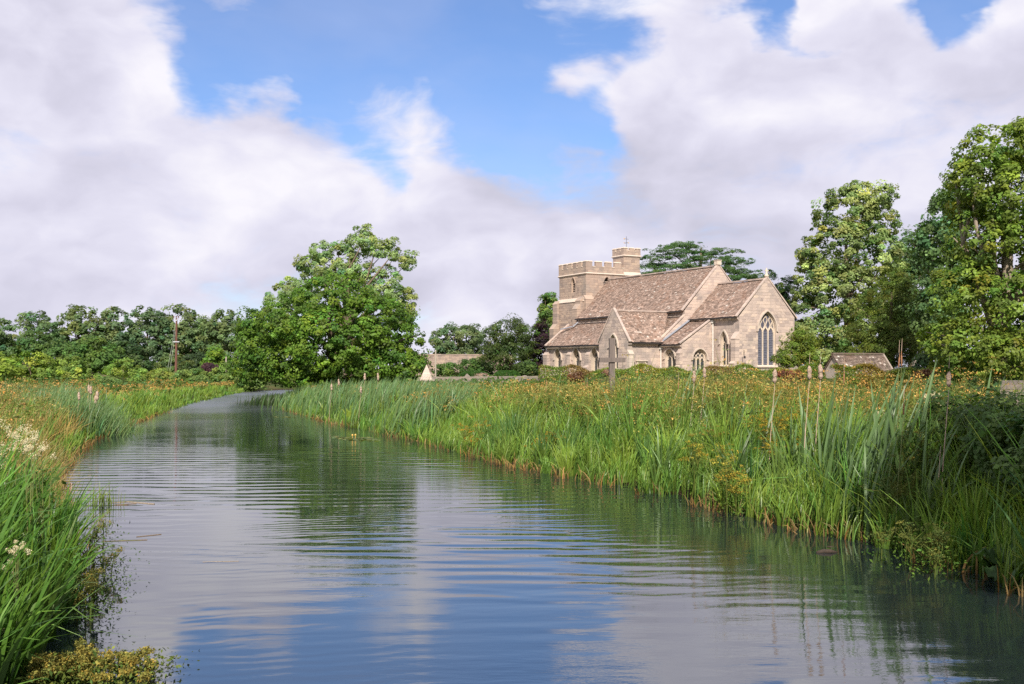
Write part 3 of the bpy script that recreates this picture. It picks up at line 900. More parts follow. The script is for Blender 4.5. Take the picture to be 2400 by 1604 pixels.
for fr_, ar in ((south(tv0), btS), (east(tu0), btE)):
    b = MB()
    for k in range(7):
        z = ar.z0 + .1 + k * .2; s = ar.span(min(z, ar.zs + ar.h - .1))
        b.hexa([fr_.p(s[0], z, -.3), fr_.p(s[1], z, -.3), fr_.p(s[1], z + .03, -.3), fr_.p(s[0], z + .03, -.3)], [fr_.p(s[0], z - .12, -.14), fr_.p(s[1], z - .12, -.14), fr_.p(s[1], z - .09, -.14), fr_.p(s[0], z - .09, -.14)], .2)
    lv = b.build('belfry_window', M_TOWER, church)
    b = MB(); b.poly([fr_.p(*q, -.35) for q in ar.outline()]); b.build('louvre_backing', M_GUTTER, lv)
    b = MB(); strip(b, fr_, arc_pts(ar.c, ar.a + .08, ar.zs, ar.h + .08, -1) + arc_pts(ar.c, ar.a + .08, ar.zs, ar.h + .08, 1)[-2::-1], .10, 0, .1, .5); b.build('hood_mould', M_TOWER, lv)
# lower stage, wider, with sloping set-off
lo = .38
wall('tower_wall', south(tv0 - lo), [(tu0 - .1, GZ), (tu1 + lo, GZ), (tu1 + lo, 10.2), (tu0 - .1, 10.2)], [], stones=TOWER_STONES, m=M_TOWER)
wall('tower_wall', east(tu0 - .1), [(tv0 - lo, 7.8), (vN + 4, 7.8), (vN + 4, 10.2), (tv0 - lo, 10.2)], [], stones=TOWER_STONES, m=M_TOWER)
b = MB(); b.hexa([(tv0 - lo - .08, tu0 - .16, 10.15), (tv0 - lo - .08, tu1 + lo + .08, 10.15), (tv1 + lo, tu1 + lo + .08, 10.15), (tv1 + lo, tu0 - .16, 10.15)],
                 [(tv0 - .01, tu0 - .05, 10.62), (tv0 - .01, tu1 + .01, 10.62), (tv1, tu1 + .01, 10.62), (tv1, tu0 - .05, 10.62)], .6); b.build('set_off', M_DRESSED, church)
b = MB(); b.poly([(tv0 - lo, tu1 + lo, GZ), (tv1 + lo, tu1 + lo, GZ), (tv1 + lo, tu1 + lo, 10.2), (tv0 - lo, tu1 + lo, 10.2)]); b.build('tower_wall', M_TOWER, church)
buttress(tv0 - lo, 0, tu0 + .1, tu0 + 1.1, [(7.0, 1.0), (9.2, .8), (10.15, .35)], 's', M_TOWER, 5.0)
buttress(tv0 - lo, 0, tu1 - .55, tu1 + lo, [(7.1, .75), (10.0, .3)], 's', M_TOWER)
buttress(tv0 - .35, tv0 + .7, tu0 - .1, 0, [(10.3, .35)], 'e', M_TOWER, 8.0)


def parapet(x0, x1, y0, y1, zs, zp, zm, ns, ne, name, mw):
    """string course, parapet walls and merlons round a square tower top"""
    b = MB(); e = .06
    b.hexa([(x0 - .02, y0 - .02, zs - .10), (x1 + .02, y0 - .02, zs - .10), (x1 + .02, y1 + .02, zs - .10), (x0 - .02, y1 + .02, zs - .10)], [(x0 - e - .1, y0 - e - .1, zs + .04), (x1 + e + .1, y0 - e - .1, zs + .04), (x1 + e + .1, y1 + e + .1, zs + .04), (x0 - e - .1, y1 + e + .1, zs + .04)], .5)
    b.hexa([(x0 - e - .1, y0 - e - .1, zs + .041), (x1 + e + .1, y0 - e - .1, zs + .041), (x1 + e + .1, y1 + e + .1, zs + .041), (x0 - e - .1, y1 + e + .1, zs + .041)], [(x0 - .08, y0 - .08, zs + .16), (x1 + .08, y0 - .08, zs + .16), (x1 + .08, y1 + .08, zs + .16), (x0 - .08, y1 + .08, zs + .16)], .6)
    b.build('string_course', M_DRESSED, church)
    th = .30; p = MB(); f = .06
    X0, X1, Y0, Y1 = x0 - f, x1 + f, y0 - f, y1 + f
    for (a0, a1, c0, c1) in ((X0, X0 + th, Y0, Y1), (X1 - th, X1, Y0, Y1), (X0 + th, X1 - th, Y0, Y0 + th), (X0 + th, X1 - th, Y1 - th, Y1)):
        zz = zs + .162
        while zz < zp - .02:
            z2 = min(zp, zz + .3)
            along = c1 - c0 > a1 - a0; L = (c1 - c0) if along else (a1 - a0); s = 0
            while s < L - .01:
                s2 = min(L, s + random.uniform(.4, .8)); tn = random.betavariate(2, 2.6)
                if along: p.box(a0, a1, c0 + s, c0 + s2 - .008, zz, z2 - .006, tn)
                else: p.box(a0 + s, a0 + s2 - .008, c0, c1, zz, z2 - .006, tn)
                s = s2
            zz = z2
    p.build('parapet', M_TOWER, church)
    # embrasure sills and merlons on the south, east, north and west sides
    for side in range(4):
        n = ns if side in (0, 2) else ne
        L = (Y1 - Y0) if side in (0, 2) else (X1 - X0)
        unit = L / (n + (n - 1) * .55); pos = 0.0
        for k in range(n):
            a = pos; c = pos + unit; pos = c + unit * .55
            if side in (1, 3):
                if k == 0: a += th
                if k == n - 1: c -= th
            if side == 0: bx = (X0, X0 + th, Y0 + a, Y0 + c)
            elif side == 2: bx = (X1 - th, X1, Y0 + a, Y0 + c)
            elif side == 1: bx = (X0 + a, X0 + c, Y0, Y0 + th)
            else: bx = (X0 + a, X0 + c, Y1 - th, Y1)
            if mw and bx[0] >= mw[0] and bx[2] < mw[1] and side in (1, 2): continue
            b = MB(); b.box(*bx, zp, zm - .09, random.betavariate(2, 2.6)); mo = b.build('merlon', M_TOWER, church)
            b = MB(); b.hexa([(bx[0] - .05, bx[2] - .05, zm - .088), (bx[1] + .05, bx[2] - .05, zm - .088), (bx[1] + .05, bx[3] + .05, zm - .088), (bx[0] - .05, bx[3] + .05, zm - .088)],
                             [(bx[0] + .04, bx[2] + .02, zm + .03), (bx[1] - .04, bx[2] + .02, zm + .03), (bx[1] - .04, bx[3] - .02, zm + .03), (bx[0] + .04, bx[3] - .02, zm + .03)], .7); b.build('cap_stone', M_DRESSED, mo)
            if k < n - 1:
                a2, c2 = (a if side in (0, 2) else a), pos
                b = MB()
                if side == 0: q = (X0 - .04, X0 + th + .04, Y0 + c + .06, Y0 + pos - .06)
                elif side == 2: q = (X1 - th - .04, X1 + .04, Y0 + c + .06, Y0 + pos - .06)
                elif side == 1: q = (X0 + c + .06, X0 + pos - .06, Y0 - .04, Y0 + th + .04)
                else: q = (X0 + c + .06, X0 + pos - .06, Y1 - th - .04, Y1 + .04)
                b.box(*q, zp + .002, zp + .10, .75); b.build('embrasure_sill', M_DRESSED, church)
    b = MB(); b.poly([(X0 + th, Y0 + th, zs + .3), (X1 - th, Y0 + th, zs + .3), (X1 - th, Y1 - th, zs + .3), (X0 + th, Y1 - th, zs + .3)]); b.build('leads', M_LEAD, church)


parapet(tv0, tv1, tu0, tu1, ZS, ZP, ZM, 6, 6, 'tower', (5.3, tu0 + 2.2))
# stair turret at the north-east corner
qv0, qv1, qu0, qu1 = 5.45, 7.72, tu0 - .07, tu0 + 2.1
wall('turret_wall', south(qv0), [(qu0, ZS + .2), (qu1, ZS + .2), (qu1, 15.5), (qu0, 15.5)], [], stones=TOWER_STONES, m=M_TOWER)
wall('turret_wall', east(qu0), [(qv0, ZS + .2), (qv1, ZS + .2), (qv1, 15.5), (qv0, 15.5)], [], stones=TOWER_STONES, m=M_TOWER)
b = MB(); b.poly([(qv1, qu0, ZS), (qv1, qu1, ZS), (qv1, qu1, 15.5), (qv1, qu0, 15.5)]); b.poly([(qv1, qu1, ZS), (qv0, qu1, ZS), (qv0, qu1, 15.5), (qv1, qu1, 15.5)]); b.build('turret_wall', M_TOWER, church)
b = MB(); b.hexa([(qv0 - .1, qu0 - .28, ZS - .0), (qv1 + .15, qu0 - .28, ZS - .0), (qv1 + .15, qu0 + .1, ZS - .0), (qv0 - .1, qu0 + .1, ZS - .0)], [(qv0, qu0 - .004, ZS + .45), (qv1, qu0 - .004, ZS + .45), (qv1, qu0 + .1, ZS + .45), (qv0, qu0 + .1, ZS + .45)], .6); b.build('set_off', M_DRESSED, church)
parapet(qv0, qv1, qu0, qu1, 15.5, 16.1, 16.52, 3, 3, 'turret', None)
b = MB(); wx, wy = qv0 + .9, qu0 + .75
b.tube([(wx, wy, 15.8), (wx, wy, 17.9)], .022, 6); b.bar((wx - .32, wy, 17.15), (wx + .32, wy, 17.15), .022, .022); b.bar((wx, wy - .32, 17.151), (wx, wy + .32, 17.151), .03, .03); b.bar((wx - .3, wy - .05, 17.6), (wx + .35, wy + .05, 17.6), .03, .03)
wv = b.build('weather_vane', M_GUTTER, church)
b = MB(); b.mesh([(wx - .36, wy - .02, 17.56), (wx - .22, wy - .02, 17.55), (wx - .22, wy - .02, 17.68), (wx - .36, wy - .02, 17.67), (wx - .36, wy + .02, 17.56), (wx - .22, wy + .02, 17.55), (wx - .22, wy + .02, 17.68), (wx - .36, wy + .02, 17.67)], [(0, 1, 2, 3), (7, 6, 5, 4), (0, 4, 5, 1), (1, 5, 6, 2), (2, 6, 7, 3), (3, 7, 4, 0)])
for dx, dy in ((-.35, 0), (.35, 0), (0, -.35), (0, .35)): b.box(wx + dx - .03, wx + dx + .03, wy + dy - .02, wy + dy + .02, 17.12, 17.19)
b.build('vane_tail', M_GOLD, wv)
STONES.build('stonework', M_STONE, church, kind='stuff')
TOWER_STONES.build('tower_stonework', M_TOWER, church, kind='stuff')


# ------------------------------------------------------------------ trees and bushes
def unit(n):
    v = RNG.normal(size=(n, 3)); return v / np.linalg.norm(v, axis=1, keepdims=True)


def crown(lobes, ncl, nl, rc, L, col, wr=.6, flat=.72, front=.62, spread=(.62, 1.02), cj=.22, lj=.18, up=.45, alt=None, core=.10, spray=0.0):
    """leaf clumps spread through and over a set of ellipsoid lobes (cx,cy,cz,rx,ry,rz)"""
    lf = Leaves(); lobes = np.array(lobes, float)
    area = (lobes[:, 3] * lobes[:, 5] + lobes[:, 3] * lobes[:, 4] + lobes[:, 4] * lobes[:, 5]) ; area = area / area.sum()
    li = RNG.choice(len(lobes), size=ncl, p=area); d = unit(ncl)
    flip = (RNG.random(ncl) < (front - .5) * 2) & (d[:, 1] > 0); d[flip, 1] *= -1
    rad = RNG.uniform(*spread, size=(ncl, 1)); cr = RNG.random(ncl) < core; rad[cr] = RNG.uniform(.15, .6, size=(cr.sum(), 1))
    C = lobes[li, :3] + d * lobes[li, 3:6] * rad
    keep = np.ones(ncl, bool)                                    # drop clumps buried deep in another lobe
    for k in range(len(lobes)):
        q = ((C - lobes[k, :3]) / lobes[k, 3:6]); keep &= ~((np.sum(q * q, axis=1) < .38) & (li != k))
    C, d = C[keep], d[keep]; m = len(C)
    rcs = rc * np.exp(RNG.normal(size=m) * .28); ccol = jit(col, m, cj, .10)
    if alt is not None:
        am = RNG.random(m) < alt[1]; ccol[am] = jit(alt[0], am.sum(), .2, .1)
    idx = np.repeat(np.arange(m), nl); n = len(idx)
    ld = unit(n); bk = (np.sum(ld * d[idx], axis=1) < -.1) & (RNG.random(n) < .65); ld[bk] *= -1; r = rcs[idx, None] * RNG.random((n, 1)) ** .28
    P = C[idx] + ld * r * np.array([1, 1, flat])
    if spray: P[:, 2] -= spray * (ld[:, 0] ** 2 + ld[:, 1] ** 2) * rcs[idx]
    nr = ld * .5 + d[idx] * .5 + np.array([0, -.12, up]) + RNG.normal(size=(n, 3)) * .34
    k = np.exp(RNG.normal(size=(n, 1)) * lj)
    lf.leaf(P, nr, L * np.exp(RNG.normal(size=n) * .25), wr, ccol[idx] * k)
    return lf, C


def limbs(base, top, tips, r0, nl=14, bend=.25):
    b = MB(); base = Vector(base); top = Vector(top)
    pts = [base + (top - base) * t + Vector((math.sin(t * 5) * .12, math.cos(t * 4) * .1, 0)) * r0 * 2 for t in (0, .15, .35, .6, .85, 1)]
    b.tube(pts, [r0 * 1.5, r0 * 1.05, r0 * .9, r0 * .65, r0 * .4, r0 * .15], 9)
    tips = [Vector(t) for t in tips]; random.shuffle(tips)
    for t in tips[:nl]:
        f = random.uniform(.25, .8); s = base + (top - base) * f
        if t.z < s.z + .2: s = base + (top - base) * max(.15, min(.7, (t.z - base.z) / max(.1, top.z - base.z) * .6))
        mid = s.lerp(t, .5) + Vector((random.uniform(-1, 1), random.uniform(-1, 1), random.uniform(.2, 1))) * (t - s).length * bend * .5
        rr = r0 * (1 - f) * .55 + .03
        b.tube([s, s.lerp(mid, .5) + Vector((0, 0, .1)), mid, mid.lerp(t, .6), t], [rr, rr * .85, rr * .6, rr * .4, rr * .15], 6)
        for q in range(0):
            e = t + Vector((random.uniform(-1, 1), random.uniform(-1, 1), random.uniform(-.3, 1))) * (t - s).length * .25
            b.tube([mid, mid.lerp(e, .5) + Vector((0, 0, .15)), e], [rr * .45, rr * .3, rr * .1], 5)
    return b


def tree(name, label, cat, px, d, lobes_px, ncl, nl, rc, L, col, bark=M_BARK, trunk=.3, nlimb=14, group=None, zbase=None, leafm=M_LEAF, limb_tips=None, **kw):
    """lobes given by their look: (px, py, half width px, half height px, depth offset m, depth radius m)"""
    x0 = X(px, d); z0 = float(gz([x0], [d])[0]) if zbase is None else zbase
    t = thing(name, label, cat, (x0, d, z0), 0, group)
    lobes = []
    for (a, b_, rx, rz, dy, ry) in lobes_px:
        dd = d + dy; lobes.append((X(a, dd) - x0, dy, ZY(b_, dd) - z0, rx / 2400 * dd, ry, rz / 2400 * dd))
    lf, C = crown(lobes, ncl, nl, rc, L, col, **kw)
    if len(C): lf.build('crown', leafm, t)
    top = max(C[:, 2]) if len(C) else 2
    lb = limbs((0, 0, -.2), (np.mean(C[:, 0]), np.mean(C[:, 1]), top * .74), C.tolist(), trunk, nlimb)
    lb.build('trunk', bark, t, smooth=True)
    return t


# --- the two big trees beside the bend
G_ASH = (.27, .36, .135)
tree('ash_tree', 'tall light green ash tree with open branching top standing behind the dense round maple', 'tree', 815, 96,
     [(700, 690, 55, 50, 0, 2.6), (740, 630, 50, 38, 0, 2.2), (758, 592, 40, 30, 1, 1.6), (805, 598, 40, 30, .5, 1.8), (855, 562, 46, 34, 0, 1.9), (910, 585, 40, 28, -1, 1.6), (955, 608, 32, 22, 0, 1.2), (820, 640, 70, 34, 1, 2.2),
      (900, 680, 60, 60, 0, 2.4), (940, 720, 40, 60, 0, 2), (660, 740, 40, 50, 0, 2), (640, 700, 18, 16, 0, 1)], 470, 72, .46, .24, G_ASH, M_BARK, .42, 46, front=.6, spread=(.5, 1.0), wr=.5, cj=.16)
G_MAPLE = (.100, .188, .022)
tree('maple_tree', 'dense broad dark green maple overhanging the canal bend, crown down to the reeds', 'tree', 780, 84,
     [(785, 715, 100, 72, 0, 5), (700, 760, 95, 70, -1, 5), (640, 800, 80, 78, 0, 4.5), (875, 770, 95, 85, 0, 5), (930, 820, 70, 75, 0, 4), (780, 800, 120, 85, -2.5, 4.5), (600, 850, 52, 50, 0, 3.2), (700, 855, 90, 50, -2, 3.5),
      (850, 860, 95, 45, -1, 4), (960, 870, 42, 45, 0, 3), (590, 760, 30, 35, 0, 2), (735, 895, 40, 22, -3, 2)], 1700, 52, .50, .195, G_MAPLE, M_BARK, .5, 22, wr=.8, spread=(.82, 1.0), core=.24, cj=.24,
     alt=((.145, .245, .026), .14))

# --- far wood on the left: each tree a thing
G_FAR = (.125, .190, .070)
far = [(-60, 172, 742, 90, 'leftmost dark green tree of the far wood, cut by the picture edge'), (62, 165, 733, 92, 'broad domed tree at the left end of the far wood'),
       (188, 168, 716, 62, 'airy tree with sky gaps in its crown, second from left in the far wood'), (268, 172, 722, 48, 'narrow crowned tree in the far wood beside the airy one'),
       (345, 168, 715, 62, 'feathery topped tree in the far wood left of the utility pole'), (425, 170, 714, 62, 'tall feathery tree of the far wood directly behind the utility pole'),
       (478, 176, 742, 45, 'low dark tree in the dip of the far wood, right of the pole'), (528, 166, 726, 58, 'rounded dark tree at the right end of the far wood, next to the maple'), (610, 178, 745, 60, 'tree of the far wood mostly hidden behind the maple')]
for i, (px, d, top, hw, lab) in enumerate(far):
    h = 880 - top
    lob = [(px, top + h * .30, hw * .8, h * .30, 0, 4), (px - hw * .55, top + h * .48, hw * .6, h * .28, 1, 3.5), (px + hw * .55, top + h * .46, hw * .6, h * .30, -1, 3.5), (px, top + h * .62, hw * 1.05, h * .36, -2, 4),
           (px + random.uniform(-.3, .3) * hw, top + h * .14, hw * .4, h * .14, 0, 2), (px, top + h * .85, hw * 1.0, h * .2, -2, 4)]
    tree('woodland_tree', lab, 'tree', px, d, lob, 265, 44, .74, .44, np.array(G_FAR) * random.uniform(.85, 1.15) * np.array([random.uniform(.9, 1.15), 1, random.uniform(.85, 1.2)]), M_BARK, .3, 12, 'trees of the far wood', wr=.65, spread=(.70, 1.0), cj=.18, core=.22)
mid = [(95, 150, 775, 70, 55, (.075, .14, .035), 'light green bushy tree in front of the domed far tree'), (215, 148, 785, 62, 50, (.085, .15, .03), 'fresh green bushy tree below the airy far tree'),
       (300, 155, 800, 50, 45, (.055, .10, .03), 'dark green bushy tree halfway to the utility pole'), (470, 150, 830, 40, 30, (.05, .09, .03), 'dark low tree with drooping sides right of the utility pole'), (508, 146, 815, 16, 45, (.10, .19, .02), 'bright green ivy-clad narrow tree right of the utility pole')]
for px, d, top, hw, hh, c, lab in mid:
    tree('bushy_tree', lab, 'tree', px, d, [(px, top + hh * .8, hw * .8, hh * .8, 0, 3), (px - hw * .4, top + hh * 1.1, hw * .65, hh * .7, 0, 3), (px + hw * .45, top + hh * 1.15, hw * .65, hh * .7, 0, 3)], 110, 64, .8, .42, np.array(c) * 1.1, M_BARK, .2, 6, 'bushy trees before the far wood')
bushes = [(-15, 60, 848, 55, 22, (.085, .145, .02), 'spiky yellow green bush at the left picture edge behind the dry grass', .2), (75, 92, 850, 70, 26, (.095, .165, .028), 'light green spreading bush behind the tan seed heads at the left', .2),
          (160, 100, 856, 55, 24, (.085, .15, .03), 'light green bush left of the rounded dome bush', .2), (290, 96, 866, 70, 30, (.085, .155, .03), 'rounded dome shaped green bush left of the utility pole', .16),
          (262, 88, 895, 24, 18, (.06, .11, .03), 'small dark bush at the foot of the dome bush', .16), (375, 118, 876, 40, 16, (.10, .15, .03), 'low yellowish bush just left of the utility pole', .2), (408, 136, 852, 46, 30, (.05, .085, .025), 'dark green bush directly behind the foot of the utility pole', .24), (450, 116, 880, 48, 20, (.075, .135, .035), 'low green bush right of the utility pole', .2),
          (530, 118, 872, 40, 24, (.07, .13, .03), 'green bush below the short pale post', .2), (590, 114, 880, 34, 18, (.065, .12, .03), 'shaded bush at the left foot of the maple', .2)]
for px, d, py, hw, hh, c, lab, L in bushes:
    tree('bush', lab, 'bush', px, d, [(px, py + 4, hw * .75, hh, 0, 1.6), (px - hw * .5, py + hh * .5, hw * .5, hh * .75, 0, 1.4), (px + hw * .5, py + hh * .45, hw * .5, hh * .75, 0, 1.4), (px, py + hh, hw, hh * .8, -.5, 1.6)], 130, 64, .42, L, np.array(c) * np.array([2.3, 1.9, 1.9]), M_BARK, .08, 5, 'bushes along the left bank', up=.7)
tree('purple_bush', 'low purple brown bush below the dark wood right of the utility pole', 'bush', 492, 132, [(492, 862, 18, 9, 0, 1)], 40, 50, .35, .2, (.075, .035, .045), M_BARK, .05, 3)

# --- trees between the bend and the tower
tree('poplar_clump', 'pale grey green distant tree above the long stone wall', 'tree', 1075, 185, [(1075, 790, 62, 30, 0, 4), (1040, 800, 35, 32, 0, 3), (1105, 797, 36, 36, 0, 3), (1075, 830, 70, 25, 0, 4)], 260, 52, .8, .40, (.13, .19, .078), M_BARKL, .3, 26, spread=(.5, 1.0))
tree('bush', 'loose green shrub growing against the long stone wall', 'bush', 1080, 122, [(1090, 862, 48, 20, 0, 2), (1050, 868, 30, 18, 0, 2), (1125, 866, 30, 24, 0, 2)], 150, 60, .45, .22, (.08, .15, .03), M_BARK, .08, 5, up=.6)
G_YEW = (.065, .10, .025)
tree('yew_tree', 'dark green broad yew between the long wall and the tower', 'tree', 1185, 118, [(1190, 790, 48, 45, 0, 3), (1160, 810, 30, 45, 0, 2.5), (1222, 800, 32, 50, 0, 3), (1190, 840, 58, 35, -1, 3)], 400, 56, .6, .24, G_YEW, M_BARK, .3, 14, wr=.4, alt=((.085, .14, .03), .12))
tree('lime_sapling', 'bright green slim tree close to the left side of the tower', 'tree', 1285, 134, [(1285, 735, 22, 45, 0, 2), (1275, 775, 26, 40, 0, 2), (1290, 700, 12, 18, 0, 1.2)], 120, 60, .6, .3, (.13, .21, .045), M_BARK, .15, 8)
tree('plum_tree', 'dark purple leaved plum tree beside the aisle corner', 'tree', 1264, 122, [(1265, 800, 24, 34, 0, 2), (1255, 835, 26, 32, 0, 2), (1270, 765, 12, 16, 0, 1)], 130, 60, .5, .22, (.030, .016, .022), M_BARK, .12, 6, alt=((.08, .13, .02), .12))
tree('bush', 'green bush at the foot of the purple plum tree', 'bush', 1236, 110, [(1236, 866, 26, 16, 0, 1.5)], 60, 60, .4, .2, (.06, .11, .025), M_BARK, .06, 3)


def topiary(px, d, py, hw, hh, lab):
    x0 = X(px, d); z0 = float(gz([x0], [d])[0]); t = thing('clipped_yew', lab, 'topiary bush', (x0, d, z0), 0, 'clipped yew domes')
    n = 9000; dd = unit(n); dd[:, 2] = np.abs(dd[:, 2]); r = np.array([hw / 2400 * d, 1.6, ZY(py, d) - z0])
    P = np.sign(dd) * np.abs(dd) ** .62 * r * (1 - .06 * RNG.random((n, 1)))
    lf = Leaves(); lf.leaf(P, dd * .8 + RNG.normal(size=(n, 3)) * .5 + np.array([0, 0, .3]), .13, .4, jit((.045, .115, .018), n, .25)); lf.build('foliage', M_LEAF, t)
    b = MB(); b.tube([(0, 0, -.1), (0, 0, r[2] * .8)], [.12, .05], 7); b.build('stem', M_BARK, t)


topiary(1112, 91, 869, 42, 14, 'long clipped yew dome behind the reeds, nearer the pyramid')
topiary(1188, 90, 868, 34, 14, 'clipped yew dome with a light weed in front, nearer the church')

# --- trees right of and behind the church
t = thing('cedar_tree', 'flat topped spreading cedar rising behind the nave roof', 'tree', (X(1632, 140), 140, 1.6))
lob = []
for (a, b_, rx, rz, dy) in ((1600, 576, 62, 9, 0), (1575, 590, 70, 9, -2), (1668, 592, 78, 11, 1), (1545, 604, 62, 9, -1), (1640, 606, 70, 9, -3), (1712, 612, 62, 10, 0), (1530, 622, 60, 9, 1), (1600, 624, 70, 10, -3), (1690, 630, 60, 10, -2), (1740, 634, 46, 9, 1), (1530, 638, 66, 10, -2), (1755, 646, 46, 9, 0), (1700, 652, 60, 9, -2), (1600, 648, 80, 11, 0), (1770, 656, 30, 8, 1), (1520, 652, 50, 9, 0)):
    lob.append((X(a, 140 + dy) - X(1632, 140), dy, ZY(b_, 140 + dy) - 1.6, rx / 2400 * 140, 3.2, rz / 2400 * 140))
lf, C = crown(lob, 620, 58, .62, .26, (.085, .165, .055), wr=.28, flat=.30, front=.6, spread=(.35, 1.0), up=.9, cj=.16, core=.3)
lf.build('crown', M_LEAF, t)
limbs((0, 0, -.3), (.8, 0, 17.5), [tuple(np.array(l[:3]) - (0, 0, .3)) for l in lob] * 2, .6, 32, .12).build('trunk', M_BARK, t, smooth=True)
t = None
tree('conifer', 'dark pointed conifer just right of the chancel gable', 'tree', 1832, 122, [(1826, 672, 16, 36, 0, 1.4), (1850, 690, 22, 40, 0, 1.8), (1830, 730, 36, 50, 0, 2.5), (1850, 800, 40, 60, 0, 2.5), (1802, 645, 6, 14, 0, .6)], 220, 60, .5, .3, (.032, .068, .026), M_BARK, .2, 8, wr=.3, up=.9, alt=((.085, .12, .02), .14))
G_LIME = (.27, .335, .115)
tree('lime_tree', 'tall pale green lime tree right of the church, pointed clustered crown', 'tree', 1985, 112,
     [(2030, 465, 68, 45, 0, 3), (1985, 500, 70, 62, 0, 3.5), (2060, 520, 42, 60, 0, 2.5), (1960, 590, 82, 70, -1, 4), (2050, 610, 62, 72, -1, 4), (1920, 660, 60, 62, 0, 4), (1990, 690, 100, 75, -2, 4.5), (1905, 760, 62, 70, 0, 4), (2000, 780, 105, 80, -2, 4.5), (1940, 835, 70, 45, -1, 4), (1890, 620, 20, 22, 0, 1.2)],
     1250, 58, .56, .27, G_LIME, M_BARK, .45, 8, wr=.7, spread=(.7, 1.06), cj=.24, alt=((.10, .17, .045), .22))
tree('woodland_tree', 'grey green tree in the gap between the lime and the chestnut', 'tree', 2135, 126, [(2132, 605, 48, 60, 0, 3), (2150, 690, 65, 80, 0, 3), (2120, 760, 60, 60, 0, 3)], 330, 56, .8, .36, (.11, .19, .07), M_BARK, .3, 10)
tree('beech_tree', 'grey green full tree directly left of the yellowing chestnut, partly behind it', 'tree', 2215, 84, [(2240, 490, 50, 55, 0, 3), (2200, 570, 55, 60, 0, 3), (2230, 650, 65, 80, 0, 3.5), (2200, 740, 55, 70, 0, 3)], 330, 66, .75, .28, (.115, .20, .070), M_BARK, .3, 12, wr=.7)
tree('yew_tree', 'wide dark conical yew behind the small stone outbuilding', 'tree', 2085, 96, [(2100, 655, 34, 40, 0, 2), (2085, 710, 62, 55, 0, 3), (2060, 770, 85, 60, 0, 3.5), (2110, 800, 100, 60, -1, 3.5), (2040, 835, 85, 40, -1, 3), (2150, 740, 50, 60, 0, 3)], 1000, 56, .50, .22, (.115, .165, .030), M_BARK, .35, 10, wr=.3, up=.75, cj=.24, alt=((.10, .115, .016), .16))
tree('chestnut_tree', 'large dark horse chestnut with yellowing leaves at the right picture edge', 'tree', 2330, 54,
     [(2330, 360, 85, 60, 0, 2.5), (2400, 340, 70, 60, 0, 2.5), (2290, 440, 75, 70, 0, 2.6), (2390, 470, 110, 90, -1, 3), (2290, 560, 62, 80, 0, 2.6), (2400, 600, 120, 90, -1, 3), (2255, 700, 62, 80, 0, 2.6), (2350, 720, 120, 95, -1, 3), (2230, 800, 55, 60, 0, 2.4), (2320, 830, 120, 65, -1, 3), (2440, 820, 80, 80, 0, 3), (2500, 550, 80, 160, 0, 3)],
     1250, 52, .42, .19, (.155, .23, .034), M_BARKL, .45, 24, wr=.62, spread=(.7, 1.05), cj=.26, alt=((.185, .235, .034), .2))
# bare twigs above the chestnut
tree('hawthorn', 'small airy yellow green hawthorn in front of the chancel east wall', 'tree', 1868, 82, [(1868, 815, 42, 32, 0, 1.2), (1850, 840, 36, 24, 0, 1.1), (1895, 835, 34, 26, 0, 1.1), (1825, 840, 14, 18, 0, .6), (1915, 800, 12, 14, 0, .5), (1875, 790, 28, 20, 0, .9)], 340, 44, .32, .16, (.16, .215, .03), M_BARKL, .11, 26, wr=.35, spread=(.3, 1.05))

# --- hedge and shrubs before the church
def hedge(label, pts, w, ztop, n, cols, L=.12, name='hedge'):
    c0 = pts[len(pts) // 2]; t = thing(name, label, 'hedge', (c0[0], c0[1], 0)); P = np.array(pts, float)
    d = np.r_[0, np.cumsum(np.hypot(*np.diff(P, axis=0).T))]; s = RNG.uniform(0, d[-1], n)
    x = np.interp(s, d, P[:, 0]); y = np.interp(s, d, P[:, 1]); zt = ztop * (1 + .07 * np.sin(s * .9) + .06 * np.sin(s * 2.3 + 1)) + RNG.normal(size=n) * .03
    g0 = gz(x, y); f = RNG.random(n); face = RNG.random(n) < .6
    dy = np.where(face, -w / 2 * (1 - .25 * f ** 4) + RNG.normal(size=n) * .07, RNG.uniform(-w / 2, w / 2, n)); z = np.where(face, g0 + (zt - g0) * f, zt + RNG.normal(size=n) * .06)
    k = np.clip(np.floor((np.sin(s * .55) * .5 + np.sin(s * 1.7 + 2) * .3 + .5 + RNG.normal(size=n) * .14) * len(cols)), 0, len(cols) - 1).astype(int)
    col = np.array(cols)[k] * np.exp(RNG.normal(size=(n, 1)) * .28)
    nr = np.stack([RNG.normal(size=n) * .5, np.where(face, -.8, -.2), np.where(face, .4, 1.0)], axis=1) + RNG.normal(size=(n, 3)) * .4
    lf = Leaves(); lf.leaf(np.stack([x - c0[0], y + dy - c0[1], z], axis=1), nr, L, .6, col); lf.build('foliage', M_LEAF, t)
    b = MB()
    for k in range(int(d[-1] / 1.5)):
        xx = float(np.interp(k * 1.5 + .5, d, P[:, 0])) - c0[0]; yy = float(np.interp(k * 1.5 + .5, d, P[:, 1])) - c0[1]; b.tube([(xx, yy, float(gz([xx + c0[0]], [yy + c0[1]])[0])), (xx, yy, ztop - .2)], [.05, .02], 5)
    b.build('stems', M_BARK, t, kind='stuff')
    return t


